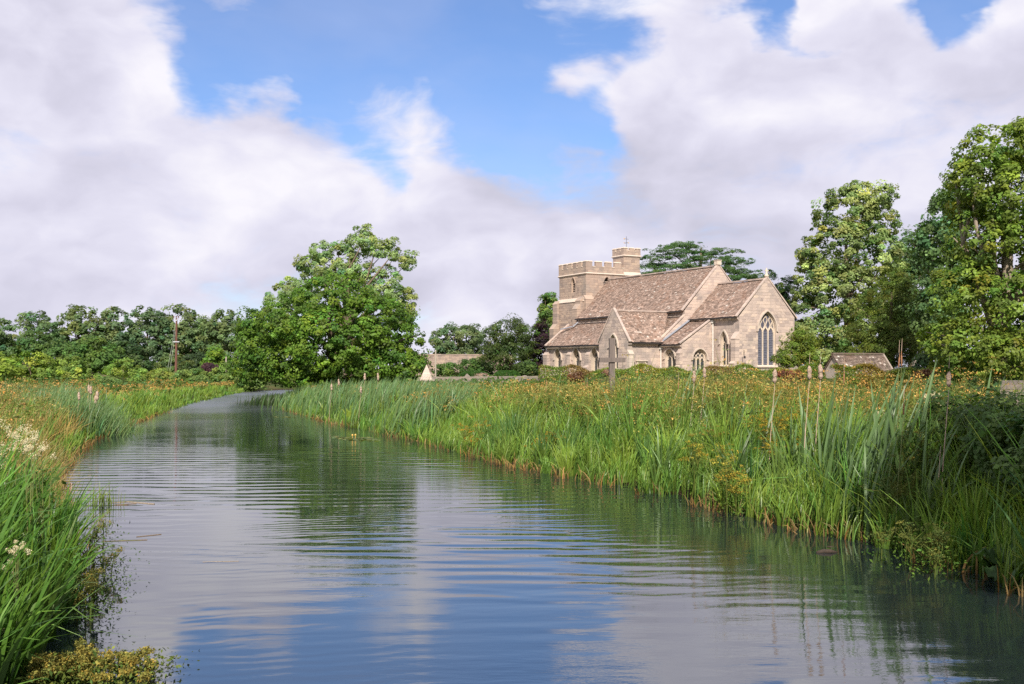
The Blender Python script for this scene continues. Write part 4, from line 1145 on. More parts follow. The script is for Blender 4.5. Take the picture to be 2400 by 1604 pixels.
hedge('long mixed hedge, yellow green with reddish patches, below the church walls', [(X(1262, 84), 84), (X(1500, 82), 82), (X(1760, 79), 79), (X(1960, 74), 74)], 1.3, 2.52, 22000, [(.23, .24, .03), (.19, .25, .03), (.12, .20, .03), (.16, .24, .03), (.22, .15, .045)])
hedge('yellow green beech hedge in front of the small outbuilding', [(X(1950, 68), 68), (X(2080, 64), 64), (X(2240, 60), 60)], 1.3, 2.5, 12000, [(.17, .25, .03), (.24, .26, .03), (.13, .21, .03), (.25, .18, .03)])
for px, d, py, hw, c, lab in ((1350, 78, 884, 16, (.15, .07, .035), 'reddish brown shrub beside the wooden cross, in front of the aisle'), (1850, 70, 878, 34, (.17, .055, .03), 'rust red shrub below the hawthorn'), (1865, 62, 900, 24, (.05, .02, .03), 'dark purple shrub below the rust red one'), (1700, 72, 902, 18, (.06, .03, .03), 'dark maroon shrub in the hedge below the lancet window'),
                              (2170, 58, 880, 26, (.16, .07, .03), 'orange red shrub at the right end of the hedge'), (1425, 82, 875, 14, (.24, .15, .10), 'pinkish flower shrub under the transept window')):
    tree('red_shrub', lab, 'shrub', px, d, [(px, py, hw, 10, 0, .6), (px + hw * .3, py + 8, hw * .8, 9, 0, .5)], 60, 50, .22, .11, c, M_BARK, .04, 4, 'red leaved shrubs along the hedge')
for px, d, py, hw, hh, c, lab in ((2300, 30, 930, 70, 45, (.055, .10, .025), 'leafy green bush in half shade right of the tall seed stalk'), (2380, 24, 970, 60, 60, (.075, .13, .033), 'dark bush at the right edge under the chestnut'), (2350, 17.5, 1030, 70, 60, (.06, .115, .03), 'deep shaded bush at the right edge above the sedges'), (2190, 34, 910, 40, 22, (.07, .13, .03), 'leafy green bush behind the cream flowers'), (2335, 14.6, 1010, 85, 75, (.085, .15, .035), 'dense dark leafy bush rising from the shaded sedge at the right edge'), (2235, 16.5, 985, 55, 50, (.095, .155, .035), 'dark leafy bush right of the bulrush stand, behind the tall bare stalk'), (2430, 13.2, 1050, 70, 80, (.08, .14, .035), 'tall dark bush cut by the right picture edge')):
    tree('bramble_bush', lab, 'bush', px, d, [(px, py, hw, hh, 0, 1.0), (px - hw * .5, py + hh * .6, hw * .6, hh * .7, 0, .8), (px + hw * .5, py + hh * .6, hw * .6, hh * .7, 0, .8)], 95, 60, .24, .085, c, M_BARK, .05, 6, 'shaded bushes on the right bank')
for px, d, py, hw, hh, lab in ((2225, 66, 858, 75, 42, 'broad green laurel bush closing the gap beneath the chestnut'), (2340, 60, 864, 90, 44, 'dark laurel bush at the right under the chestnut crown')):
    tree('laurel_bush', lab, 'bush', px, d, [(px, py, hw, hh, 0, 1.6), (px - hw * .4, py + 10, hw * .6, hh, 0, 1.3)], 150, 60, .42, .2, (.07, .125, .03), M_BARK, .06, 5)
# tree behind the photographer on the right bank that shades the near corner
for (xx, yy, zz, rr, lab) in ((8.7, 3.0, 9.8, 3.5, 'broad tree on the near right bank whose shade falls on the reeds'), (12.8, 4.2, 10.8, 4.2, 'taller tree on the right bank behind the nearer one')):
    t = thing('bank_tree', lab, 'tree', (xx, yy, .8)); lf, C = crown([(0, 0, zz - .8, rr, rr, rr * .9), (-1.2, 1.0, zz - 2.4, rr * .7, rr * .8, rr * .8), (1, -1, zz + .8, rr * .7, rr * .7, rr * .7)], 260, 60, .7, .3, (.07, .13, .025)); lf.build('crown', M_LEAF, t)
    limbs((0, 0, -.3), (0, 0, zz), C.tolist(), .3, 10).build('trunk', M_BARK, t, smooth=True)


# ------------------------------------------------------------------ bank vegetation
def arc(P): return np.r_[0, np.cumsum(np.hypot(*np.diff(P, axis=0).T))]


def bank_points(P, side, n, y0, y1, o0, o1, power=1.0, opow=1.0, weight=1.0):
    """random points on a bank between two offsets from the shore, denser towards the viewer"""
    k = np.where((P[:, 1] > y0) & (P[:, 1] < y1))[0]; k = k[(k > 2) & (k < len(P) - 3)]
    w = 1 / np.maximum(P[k, 1], 6) ** weight; i = RNG.choice(k, size=n, p=w / w.sum())
    tv = P[i + 1] - P[i - 1]; tv /= np.linalg.norm(tv, axis=1, keepdims=True); nv = np.stack([tv[:, 1], -tv[:, 0]], axis=1) * side
    o = o0 + (o1 - o0) * RNG.random(n) ** opow
    p = P[i] + nv * o[:, None] + tv * RNG.uniform(-.4, .4, (n, 1))
    z = gz(p[:, 0], p[:, 1])
    return np.stack([p[:, 0], p[:, 1], np.maximum(z, -.12)], axis=1), o


def patchy(x, y, s, ph=0):
    return .5 + .25 * np.sin(x * s + ph) * np.cos(y * s * .83 + ph * 2) + .25 * np.sin((x * .7 + y) * s * 1.7 + ph * 3)


def clumps(x, y):
    c = lambda s, q: np.sin(x * s + q + 1.3 * np.sin(y * s * .7 + q)) * np.sin(y * s * .9 + 2 * q + 1.1 * np.sin(x * s * .6))
    return np.clip(.5 + .32 * c(2.3, 1) + .25 * c(4.9, 2.2) + .2 * c(1.05, .4), 0, 1)


def add_blades(lf, p, h, w, c0, c1, az=0.2, azs=.9, lean=.22, leans=.15, droop=.12, segs=3, cj=.22, wd=0.0, clump=0.0):
    if clump:
        k = clumps(p[:, 0], p[:, 1]); keep = RNG.random(len(p)) < np.clip(k * 1.9 - .05, .12, 1)
        h = np.broadcast_to(h, (len(p),))[keep] * (1 - clump + 2 * clump * k[keep]); p = p[keep]
    n = len(p); d = p[:, 1]; h = h * np.clip(1.2 - d / 130, .45, 1)
    a = RNG.normal(size=n) * azs + az; ln = np.abs(RNG.normal(size=n) * leans + lean)
    face = RNG.uniform(-.9, .9, n); ww = w * np.exp(RNG.normal(size=n) * .2) * (1 + wd * np.clip(d, 8, 80) / 40)
    v = jit((1, 1, 1), n, cj, .10)
    lf.blade(p, h, ww, a, ln, face, np.asarray(c0) * v, np.asarray(c1) * v, np.abs(RNG.normal(size=n) * .1 + droop), segs)


def umbels(lf, p, h, col, nu=6, nq=14, ru=.075, q=.030, stem=(.11, .13, .03), head_spread=.28, leafc=(.085, .15, .025), nl=16, scale_d=True, lsz=.075, lsp=.17):
    """umbel plants: a stem, branches ending in flat seed heads of many small pieces, feathery leaves below"""
    n = len(p); sc = 1 + np.clip(p[:, 1] - 15, 0, 60) / 40 if scale_d else np.ones(n)
    lean = RNG.normal(size=(n, 2)) * .08 + np.array([.06, 0])
    top = p + np.stack([lean[:, 0] * h, lean[:, 1] * h, h], axis=1)
    lf.blade(p, h, .016 * sc, np.arctan2(lean[:, 1], lean[:, 0]), np.hypot(lean[:, 0], lean[:, 1]), RNG.uniform(-.6, .6, n), jit(stem, n, .2), jit(stem, n, .2), 0.0, 2, .6)
    ui = np.repeat(np.arange(n), nu); m = len(ui)
    off = RNG.normal(size=(m, 3)) * np.array([head_spread, head_spread, .17]) - np.array([0, 0, .08])
    uc = top[ui] + off * (h[ui] / 1.4)[:, None]
    joint = p[ui] + (top - p)[ui] * RNG.uniform(.55, .85, (m, 1)); v = uc - joint; L = np.linalg.norm(v, axis=1)
    lf.leaf((uc + joint) / 2, np.stack([RNG.normal(size=m) * .3, -np.ones(m), RNG.normal(size=m) * .3], axis=1), L, .012 * sc[ui] / np.maximum(L, .05), jit(stem, m, .2), 0.0, axis=v)
    qi = np.repeat(np.arange(m), nq); k = len(qi); a = RNG.uniform(0, 2 * math.pi, k); r = ru * np.sqrt(RNG.random(k)) * (np.exp(RNG.normal(size=m) * .3) * np.sqrt(sc[ui]))[qi]
    pos = uc[qi] + np.stack([np.cos(a) * r, np.sin(a) * r, .03 - r * r * 3 + RNG.normal(size=k) * .012], axis=1)
    hc = jit(col, m, .2, .12)
    lf.leaf(pos, RNG.normal(size=(k, 3)) * .7 + np.array([0, -.2, .8]), q * sc[ui][qi] ** .6 * np.exp(RNG.normal(size=k) * .3), .7, hc[qi] * np.exp(RNG.normal(size=(k, 1)) * .2))
    if nl:
        gi = np.repeat(np.arange(n), nl); g = len(gi); f = RNG.random(g) ** .8
        pos = p[gi] + (top - p)[gi] * f[:, None] * .85 + RNG.normal(size=(g, 3)) * np.array([lsp, lsp, .04])
        lf.leaf(pos, RNG.normal(size=(g, 3)) * .6 + np.array([0, -.1, .8]), (lsz * sc[gi]) * np.exp(RNG.normal(size=g) * .3), .45, jit(leafc, n, .2)[gi] * np.exp(RNG.normal(size=(g, 1)) * .2))


def stuff(lf, name, label, m=M_BLADE): return tag(lf.build(name, m), label, None, None, 'stuff')


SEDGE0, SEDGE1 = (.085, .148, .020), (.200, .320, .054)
def tufts(lf, c, nb, rad, h, w, c0, c1, lean=.28, segs=4, cj=.2, wd=0.0, hj=.22, out=.75):
    """tussocks: blades springing from common roots and bending outwards"""
    n = len(c); i = np.repeat(np.arange(n), nb); m = len(i); a = RNG.uniform(0, 2 * math.pi, m); r = rad * np.sqrt(RNG.random(m))
    p = c[i] + np.stack([np.cos(a) * r, np.sin(a) * r, np.zeros(m)], axis=1)
    ch = np.broadcast_to(h, (n,)) * np.exp(RNG.normal(size=n) * hj); hh = ch[i] * RNG.uniform(.5, 1.08, m) * np.clip(1.2 - p[:, 1] / 130, .45, 1)
    az = np.where(RNG.random(m) < out, a + RNG.normal(size=m) * .5, RNG.normal(size=m) * .6)
    ln = np.abs(RNG.normal(size=m) * .2 + lean); br = RNG.random(m) < .07; ln[br] += .5
    ww = w * np.exp(RNG.normal(size=m) * .25) * (1 + wd * np.clip(p[:, 1], 8, 80) / 40); v = jit((1, 1, 1), n, cj, .12)[i] * np.exp(RNG.normal(size=(m, 1)) * .15)
    lf.blade(p, hh, ww, az, ln, RNG.uniform(-1, 1, m), np.asarray(c0) * v, np.asarray(c1) * v, np.abs(RNG.normal(size=m) * .12 + .12) + br * .35, segs)


# right bank: bright sedge fringe
lf = Leaves()
p, o = bank_points(RSd, 1, 330, 10, 36, .05, 2.9, weight=1.0); tufts(lf, p, 42, .17, .72 + .55 * sstep(o, 0, 1.5), .027, SEDGE0, SEDGE1, lean=.26)
p, o = bank_points(RSd, 1, 300, 32, 110, .05, 2.9, weight=.8); tufts(lf, p, 26, .26, .56 + .38 * sstep(o, 0, 1.5), .022, SEDGE0, SEDGE1, wd=.8, segs=3)
p, o = bank_points(RSd, 1, 60, 10.5, 30, .3, 2.4, weight=.6); tufts(lf, p, 34, .15, 1.35, .030, (.05, .10, .02), (.12, .215, .06), lean=.16, hj=.14)
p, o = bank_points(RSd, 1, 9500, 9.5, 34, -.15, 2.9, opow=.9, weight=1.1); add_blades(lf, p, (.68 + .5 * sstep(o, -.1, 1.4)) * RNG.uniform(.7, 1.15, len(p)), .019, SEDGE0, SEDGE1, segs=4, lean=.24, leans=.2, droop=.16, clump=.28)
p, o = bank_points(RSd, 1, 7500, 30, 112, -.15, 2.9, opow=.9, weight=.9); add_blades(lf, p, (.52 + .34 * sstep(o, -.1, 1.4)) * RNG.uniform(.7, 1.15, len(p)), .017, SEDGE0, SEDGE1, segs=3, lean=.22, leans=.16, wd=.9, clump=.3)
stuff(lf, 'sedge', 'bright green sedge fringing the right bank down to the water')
lf = Leaves()
p, o = bank_points(RSd, 1, 2600, 17, 30, 2.2, 8, weight=1.0); add_blades(lf, p, RNG.uniform(.7, 1.25, len(p)), .02, (.06, .10, .02), (.11, .18, .035), segs=4, lean=.2)
p, o = bank_points(RSd, 1, 3000, 28, 110, 2.5, 14, weight=.8); add_blades(lf, p, RNG.uniform(.4, .7, len(p)), .016, (.07, .11, .02), (.14, .20, .03), wd=1.1)
stuff(lf, 'tall_grass', 'mixed tall grass behind the sedge on the right bank')
lf = Leaves()
p, o = bank_points(RSd, 1, 1700, 10, 70, -.35, .30, weight=1.0); p = p[clumps(p[:, 0] * .8, p[:, 1] * .8 + 4) > .5]; p[:, 2] = np.maximum(p[:, 2], -.05); add_blades(lf, p, RNG.uniform(.14, .5, len(p)), .016, (.17, .10, .04), (.30, .22, .09), azs=3, lean=.5, leans=.4, droop=.3, wd=.6)
p, o = bank_points(LSd, -1, 900, 12, 60, -.35, .3, weight=1.0); p[:, 2] = np.maximum(p[:, 2], -.05); add_blades(lf, p, RNG.uniform(.14, .45, len(p)), .016, (.18, .10, .04), (.30, .21, .07), azs=3, lean=.5, leans=.4, droop=.3, wd=.6)
stuff(lf, 'dead_stems', 'reddish brown dead stems along the waterline', M_DRY)
# orange seed heads over the right bank
RUST, OLIVE = (.43, .265, .082), (.29, .27, .075)
lf = Leaves()


def mixed(p, col_a, col_b, **kw):
    q = clumps(p[:, 0] * .33 + 7, p[:, 1] * .33); p = p[RNG.random(len(p)) < np.clip(q * 2.3 - .12, .12, 1)]
    k = patchy(p[:, 0], p[:, 1], .45) + RNG.normal(size=len(p)) * .15 > .5
    for msk, c in ((k, col_a), (~k, col_b)):
        if msk.sum(): umbels(lf, p[msk], RNG.uniform(1.0, 1.42, msk.sum()) * np.clip(1.1 - .026 * np.clip(p[msk][:, 1] - 28, 0, 60), .45, 2) * (.68 + .62 * clumps(p[msk][:, 0] * .5, p[msk][:, 1] * .5)), c, **kw)


p, o = bank_points(RSd, 1, 900, 19, 40, 1.3, 9, weight=.9, opow=1.1); mixed(p, RUST, OLIVE, nu=8, nq=11, ru=.10, q=.027, leafc=(.125, .165, .032), nl=18)
p, o = bank_points(RSd, 1, 1100, 38, 92, 2.0, 16, weight=.6, opow=1.1); mixed(p, RUST, (.36, .275, .085), nu=8, nq=6, ru=.13, q=.055, nl=12, leafc=(.20, .205, .05))
k = RNG.uniform(0, 1, 520); px = RNG.uniform(1180, 1980, 520); dd = RNG.uniform(34, 60, 520); xx = X(px, dd); p = np.stack([xx, dd, gz(xx, dd)], axis=1); mixed(p, (.40, .265, .09), OLIVE, nu=8, nq=6, ru=.13, q=.055, nl=12, leafc=(.20, .205, .05))
tag(lf.build('seed_heads', M_DRY), 'rust and ochre seed heads of umbel plants covering the right bank', None, None, 'stuff')
# leafy ground cover under everything
lf = Leaves()
for P, sd, n, y0, y1, o0, o1, hz in ((RSd, 1, 16000, 9, 36, .8, 9, .95), (RSd, 1, 11000, 32, 110, 1.5, 18, .95), (LSd, -1, 9000, 9, 40, .8, 10, .9), (LSd, -1, 9000, 35, 118, 1.5, 26, .9)):
    p, o = bank_points(P, sd, n, y0, y1, o0, o1, weight=.9); m = len(p)
    p[:, 2] += RNG.random(m) ** .7 * hz * sstep(o, .3, 2.5)
    sc = .075 + np.clip(p[:, 1], 10, 90) * .0022
    lf.leaf(p, RNG.normal(size=(m, 3)) * .5 + np.array([0, -.3, .7]), sc * np.exp(RNG.normal(size=m) * .3), .5, jit((.070, .125, .022), m, .3, .15))
x = RNG.uniform(-4, 34, 18000); y = RNG.uniform(30, 84, 18000); r, l = land(x, y); k = r > 8; x, y = x[k], y[k]; m = len(x)
lf.leaf(np.stack([x, y, gz(x, y) + RNG.random(m) * (.3 + .75 * clumps(x * .6 + 3, y * .6)) * np.clip(1.6 - y / 55, .45, 1.1)], axis=1), RNG.normal(size=(m, 3)) * .5 + np.array([0, -.3, .7]), .09 + y * .0022, .5, jit((.085, .135, .022), m, .3, .15))
stuff(lf, 'ground_cover', 'leafy green undergrowth beneath the reeds and seed heads', M_LEAF)
# distant bulrush beds
BUL0, BUL1 = (.080, .145, .040), (.155, .245, .095)
lf = Leaves()
for px, d, rr, n, hh in ((1010, 39, 1.7, 460, 1.9), (1050, 37.5, 1.2, 240, 1.9), (950, 45, 2.0, 420, 2.0), (870, 51, 2.4, 480, 2.0), (800, 57, 2.4, 400, 2.0), (740, 62, 2.2, 300, 1.9), (715, 66, 1.6, 180, 1.6), (900, 47.5, 1.6, 200, 2.1), (1140, 50, 1.4, 24, 1.8), (1060, 46, 1.6, 60, 2.0)):
    q = RNG.normal(size=(n, 2)) * rr * .5; x = X(px, d) + q[:, 0]; y = d + q[:, 1]; p = np.stack([x, y, np.maximum(gz(x, y), -.1)], axis=1)
    add_blades(lf, p, hh * RNG.uniform(.6, 1.08, n), .026, BUL0, BUL1, az=.15, azs=.5, lean=.22, leans=.16, segs=4, wd=.5)
stuff(lf, 'bulrush_bed', 'blue green bulrush beds on the far right bank leaning in the wind')
# sedge below the maple, shade put into its dark blade colours
lf = Leaves()
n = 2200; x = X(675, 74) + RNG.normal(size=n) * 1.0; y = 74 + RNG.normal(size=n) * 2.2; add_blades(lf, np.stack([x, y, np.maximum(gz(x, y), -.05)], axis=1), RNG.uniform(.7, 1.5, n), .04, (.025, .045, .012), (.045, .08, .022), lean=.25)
stuff(lf, 'reed_clump', 'reed clump with shade in its dark colour, jutting into the canal below the maple')

# left bank
lf = Leaves()
p, o = bank_points(LSd, -1, 200, 6.8, 14.5, .0, 2.3, weight=.3, opow=1.3); tufts(lf, p, 34, .16, .95 + .45 * sstep(o, 0, 1.0), .034, (.035, .080, .014), (.105, .215, .032), lean=.24, segs=5)
p, o = bank_points(LSd, -1, 260, 22, 116, .05, 2.4, weight=.8); tufts(lf, p, 26, .25, .55 + .45 * sstep(o, 0, 1.5), .022, SEDGE0, SEDGE1, wd=.8, segs=3)
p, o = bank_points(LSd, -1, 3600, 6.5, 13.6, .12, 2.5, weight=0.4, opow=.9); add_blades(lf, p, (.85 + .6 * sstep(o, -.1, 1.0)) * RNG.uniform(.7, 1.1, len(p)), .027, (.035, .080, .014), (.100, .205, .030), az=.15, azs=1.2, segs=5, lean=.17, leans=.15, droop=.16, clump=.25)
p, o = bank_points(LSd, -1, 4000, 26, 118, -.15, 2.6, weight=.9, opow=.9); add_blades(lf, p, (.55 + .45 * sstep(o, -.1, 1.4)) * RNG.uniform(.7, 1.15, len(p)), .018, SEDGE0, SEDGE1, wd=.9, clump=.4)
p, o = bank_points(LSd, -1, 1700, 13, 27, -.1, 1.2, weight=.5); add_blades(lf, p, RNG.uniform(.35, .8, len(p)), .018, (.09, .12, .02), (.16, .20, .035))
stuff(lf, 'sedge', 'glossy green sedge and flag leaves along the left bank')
lf = Leaves()
n = 1900; x = X(192, 39) + RNG.normal(size=n) * 1.0; y = 39 + RNG.normal(size=n) * 1.6; add_blades(lf, np.stack([x, y, gz(x, y)], axis=1), RNG.uniform(1.0, 1.65, n), .03, BUL0, BUL1, lean=.3, segs=4)
n = 500; x = X(120, 44) + RNG.normal(size=n) * 1.2; y = 44 + RNG.normal(size=n) * 1.4; add_blades(lf, np.stack([x, y, gz(x, y)], axis=1), RNG.uniform(1.3, 2.0, n), .032, BUL0, BUL1, lean=.3, segs=4)
stuff(lf, 'bulrush_bed', 'blue green bulrush patch on the left bank with pale seed heads')
lf = Leaves(); TAN = (.40, .27, .10)
p, o = bank_points(LSd, -1, 12000, 13, 38, .3, 10, weight=.8); add_blades(lf, p, RNG.uniform(.75, 1.4, len(p)), .010, (.13, .14, .035), TAN, az=.2, azs=1.2, lean=.3, leans=.25, droop=.2, segs=3, wd=1.0)
p, o = bank_points(LSd, -1, 6000, 32, 90, 2, 24, weight=.7); add_blades(lf, p, RNG.uniform(.7, 1.25, len(p)), .009, (.13, .14, .035), TAN, az=.2, azs=1.2, lean=.3, wd=1.2)
p, o = bank_points(LSd, -1, 1300, 16, 27, -.2, 1.2, weight=.8); add_blades(lf, p, RNG.uniform(.4, .9, len(p)), .007, (.17, .14, .05), (.36, .25, .11), azs=2, lean=.5, leans=.3, segs=4, wd=1.0)
stuff(lf, 'dry_grass', 'tan feathery dry grass mass on the left bank', M_DRY)
lf = Leaves()
p, o = bank_points(LSd, -1, 620, 16, 40, .9, 11, weight=.8); mixed(p, (.38, .27, .11), (.31, .28, .09), nu=8, nq=13, ru=.10, q=.027, leafc=(.15, .165, .045))
p, o = bank_points(LSd, -1, 1200, 36, 116, 1.6, 24, weight=.6, opow=1.2); mixed(p, RUST, (.37, .28, .09), nu=8, nq=6, ru=.13, q=.055, nl=12, leafc=(.20, .205, .05))
tag(lf.build('seed_heads', M_DRY), 'rust and ochre seed heads of umbel plants covering the left bank', None, None, 'stuff')


# ------------------------------------------------------------------ single plants
def make_leaf_mesh(h, w, lean, droop, seed):
    """one bulrush leaf: a long folded blade with a pointed tip"""
    r = random.Random(seed); n = 7; V = []; F = []
    tw = r.uniform(-.5, .5); f0 = r.uniform(-.5, .5)
    for i in range(n + 1):
        t = i / n; x = lean * h * t ** 2; z = h * t * (1 - droop * t * t); ww = w / 2 * min(1, 1.25 * (1 - t ** 2.6) + .06); a = f0 + tw * t
        c, s = math.cos(a), math.sin(a)
        V += [(x - s * ww, c * ww, z), (x + .25 * ww, 0.0, z - .001), (x + s * ww, -c * ww, z)]
    for i in range(n):
        k = 3 * i; F += [(k, k + 1, k + 4, k + 3), (k + 1, k + 2, k + 5, k + 4)]
    me = bpy.data.meshes.new('leaf'); me.from_pydata(V, [], F)
    g = np.array([[*(np.array(BUL0) * (1 - ((i // 2) + .5) / n) + np.array(BUL1) * 1.08 * ((i // 2) + .5) / n), 1] for i in range(2 * n)], np.float32) * np.array([*([r.uniform(.8, 1.2)] * 3), 1], np.float32)
    a = me.attributes.new('col', 'FLOAT_COLOR', 'FACE'); a.data.foreach_set('color', g.ravel()); me.materials.append(M_BLADE); me.shade_smooth(); return me


LEAFM = [make_leaf_mesh(1.0, .0225 * k, l, dr, i) for i, (k, l, dr) in enumerate(((1, .10, .02), (1, .18, .05), (.9, .28, .08), (1.1, .14, .03), (.9, .42, .2), (1, .24, .06), (.85, .55, .34)))]


def fluff_mesh(seed, kind):
    r = random.Random(seed); b = MB()
    if kind == 'old':
        P = [(.012, -.16)]
        for i in range(1, 9):
            t = i / 9; P.append((.052 * (1 - abs(t - .5) ** 3 * 5) * r.uniform(.7, 1.12), -.16 + .32 * t))
        P.append((.010, .16)); b.lathe(P, (0, 0, 0), 9)
        m = b.data('seed_head', M_FLUFF, True)
        for v in m.vertices: v.co.x += r.uniform(-.012, .012); v.co.y += r.uniform(-.012, .012); v.co.z += r.uniform(-.012, .012)
    else:
        b.lathe([(.006, -.11), (.014, -.10), (.015, .10), (.006, .11), (.005, .2)], (0, 0, 0), 8); m = b.data('seed_head', M_CATTAIL, True)
    return m


OLDH = [fluff_mesh(i, 'old') for i in range(4)]; NEWH = [fluff_mesh(9, 'new')]


def bulrush(px, d, nleaf, hmax, label, heads=(), lean=.06, group='bulrushes on the right bank'):
    x0 = X(px, d); z0 = max(float(gz([x0], [d])[0]), -.1); t = thing('bulrush', label, 'bulrush', (x0, d, z0), 0, group)
    for k in range(int(nleaf * (1.3 if d < 30 else 1))):
        o = bpy.data.objects.new('leaf', random.choice(LEAFM)); link(o, t); h = hmax * random.uniform(.62, 1.08)
        o.location = (random.uniform(-.13, .13), random.uniform(-.13, .13), 0); o.rotation_euler = (random.gauss(0, .05), random.gauss(lean, .05), random.gauss(0, .75)); o.scale = (h, h * random.uniform(1.0, 1.35), h)
    for hx, hz, kind in heads:                                   # head centre given by its look in the picture
        tx = X(hx, d) - x0; tz = ZY(hz, d) - z0; b = MB(); r = .0072 if kind == 'old' else .006; bx = tx - .12
        b.tube([(bx, .02, 0), (bx + (tx - bx) * .4, .01, tz * .5), (tx, 0, tz - (.14 if kind == 'old' else .1))], [r, r * .9, r * .6], 6); s = b.build('stem', M_STALK if kind == 'old' else M_BLADE_STEM, t)
        o = bpy.data.objects.new('seed_head', random.choice(OLDH if kind == 'old' else NEWH)); link(o, t); o.location = (tx, 0, tz); o.rotation_euler = (0, random.uniform(-.05, .1), random.uniform(0, 6)); k = random.uniform(.62, .85) * max(1, d / 17) ** .4; o.scale = (k, k, k)
        b = MB(); b.tube([(tx, 0, tz + .15), (tx + .01, 0, tz + .34)], [.004, .002], 5); b.build('stem_tip', M_STALK, t)
    return t


M_BLADE_STEM = mat('green_stem', lambda g, b: (b.inputs['Base Color'].__setattr__('default_value', (.15, .17, .05, 1)), b.inputs['Roughness'].__setattr__('default_value', .6)))
near = [(1868, 18.2, 11, 2.05, 'bulrush clump at the left edge of the big near bulrush stand', []), (1905, 17.4, 13, 2.15, 'bulrush clump with two fluffy pale heads, in the left half of the near stand', [(1897, 874, 'old'), (1923, 872, 'old')]),
        (1945, 16.8, 14, 2.2, 'bulrush clump with a thin brown spike, left of the middle of the near stand', [(1978, 888, 'new')]), (1985, 16.2, 15, 2.25, 'dense bulrush clump at the middle of the near stand', []),
        (2020, 15.8, 13, 2.3, 'bulrush clump right of the middle of the near stand, leaning right', []), (2060, 15.6, 13, 2.45, 'tall bulrush clump below the small outbuilding gable', []),
        (2090, 15.6, 12, 2.6, 'tallest bulrush clump with two rusty spikes against the dark yew', [(2107, 850, 'new'), (2113, 846, 'new')]), (2130, 15.2, 11, 2.45, 'bulrush clump with long leaves arching right, right end of the near stand', []),
        (1935, 16.2, 9, 1.7, 'short bulrush clump in front of the near stand', []), (2160, 14.2, 7, 2.0, 'half shaded bulrush clump right of the tallest one', [(2118, 960, 'new')]),
        (2225, 14.2, 3, 1.5, 'lone bulrush stalk with a fluffy head on a tall bare stem before the chestnut', [(2224, 889, 'old')]), (2300, 17.5, 9, 2.35, 'shaded bulrush clump near the right picture edge', []),
        (1790, 19.4, 7, 2.2, 'bulrush leaves in front of the chancel gable window', []), (1816, 18.6, 3, 1.6, 'bulrush stalk with a single fluffy head below the chancel gable', [(1816, 882, 'old')]),
        (1720, 20.5, 8, 1.9, 'bulrush leaves below the lancet window, left of the gable window leaves', []), (1640, 22.4, 5, 1.8, 'bulrush pair of pink fluffy heads below the vestry window', [(1627, 884, 'old'), (1651, 874, 'old')]),
        (1590, 25, 8, 2.3, 'bulrush with long leaves arching right below the vestry corner', []), (1545, 26, 8, 2.15, 'bulrush leaning right below the transept door', []), (1470, 28, 6, 2.0, 'small bulrush clump right of the wooden cross', []),
        (1300, 33, 7, 1.9, 'dark bulrush clump with brown spikes left of the wooden cross', [(1376, 908, 'new'), (1280, 915, 'new')]), (1365, 31, 5, 1.7, 'sparse bulrush with bent leaves directly left of the wooden cross', []),
        (1585, 24, 3, 1.6, 'bulrush stem with a thin brown spike below the vestry door', [(1590, 905, 'new')]), (1990, 15.5, 10, 1.9, 'bulrush clump at the front foot of the near stand', []), (2045, 15.0, 9, 1.9, 'bulrush clump with leaves crossing at the front of the near stand', [])]
for a in near: bulrush(*a[:5], heads=a[5])
for px, d, hs, lab in ((862, 52, [(855, 884, 'old')], 'distant bulrush with a fluffy head below the maple, right of its shade'), (885, 50, [(886, 884, 'old')], 'distant bulrush with a fluffy head left of the pyramid'), (795, 55, [(794, 897, 'old')], 'distant bulrush with fluffy head over the tan patch'),
                       (846, 44, [(846, 915, 'old')], 'pale bulrush stalk standing in the middle of the sedge'), (777, 48, [(777, 908, 'old')], 'pale bulrush stalk at the left in the sedge near the bend')):
    bulrush(px, d, 4, 1.7, lab, heads=hs)
for px, d, hs, lab in ((212, 38, [(213, 915, 'old'), (208, 911, 'old')], 'left bank bulrush with twin pale fluffy heads'), (228, 40, [(228, 928, 'old'), (224, 938, 'old')], 'left bank bulrush with two heads one below the other, nearest the water'), (184, 37, [(185, 929, 'old')], 'left bank bulrush with a single fluffy head, leftmost'), (240, 41, [(240, 968, 'old')], 'left bank bulrush with one low nodding head')):
    bulrush(px, d, 6, 1.5, lab, heads=hs, group='bulrushes on the left bank')


def umbel_plant(name, label, px, d, h, n, col, nu=14, spread=.3, off=0.0, z=None, leafc=(.085, .15, .025), ru=.06, nl=60, group='single umbel plants near the viewer', q=.02, lsz=.05):
    x0 = X(px, d); z0 = max(float(gz([x0], [d])[0]), 0.0) if z is None else z; t = thing(name, label, 'plant', (x0, d, z0), 0, group)
    p = RNG.normal(size=(n, 3)) * np.array([off, off, 0]); lf2 = Leaves()
    umbels(lf2, p, h * RNG.uniform(.45, 1.05, n), col, nu, 30, ru, q, head_spread=spread, leafc=leafc, nl=nl, scale_d=False, lsz=lsz, lsp=min(.17, off + .05) if off else .17); lf2.build('foliage', M_DRY, t); return t


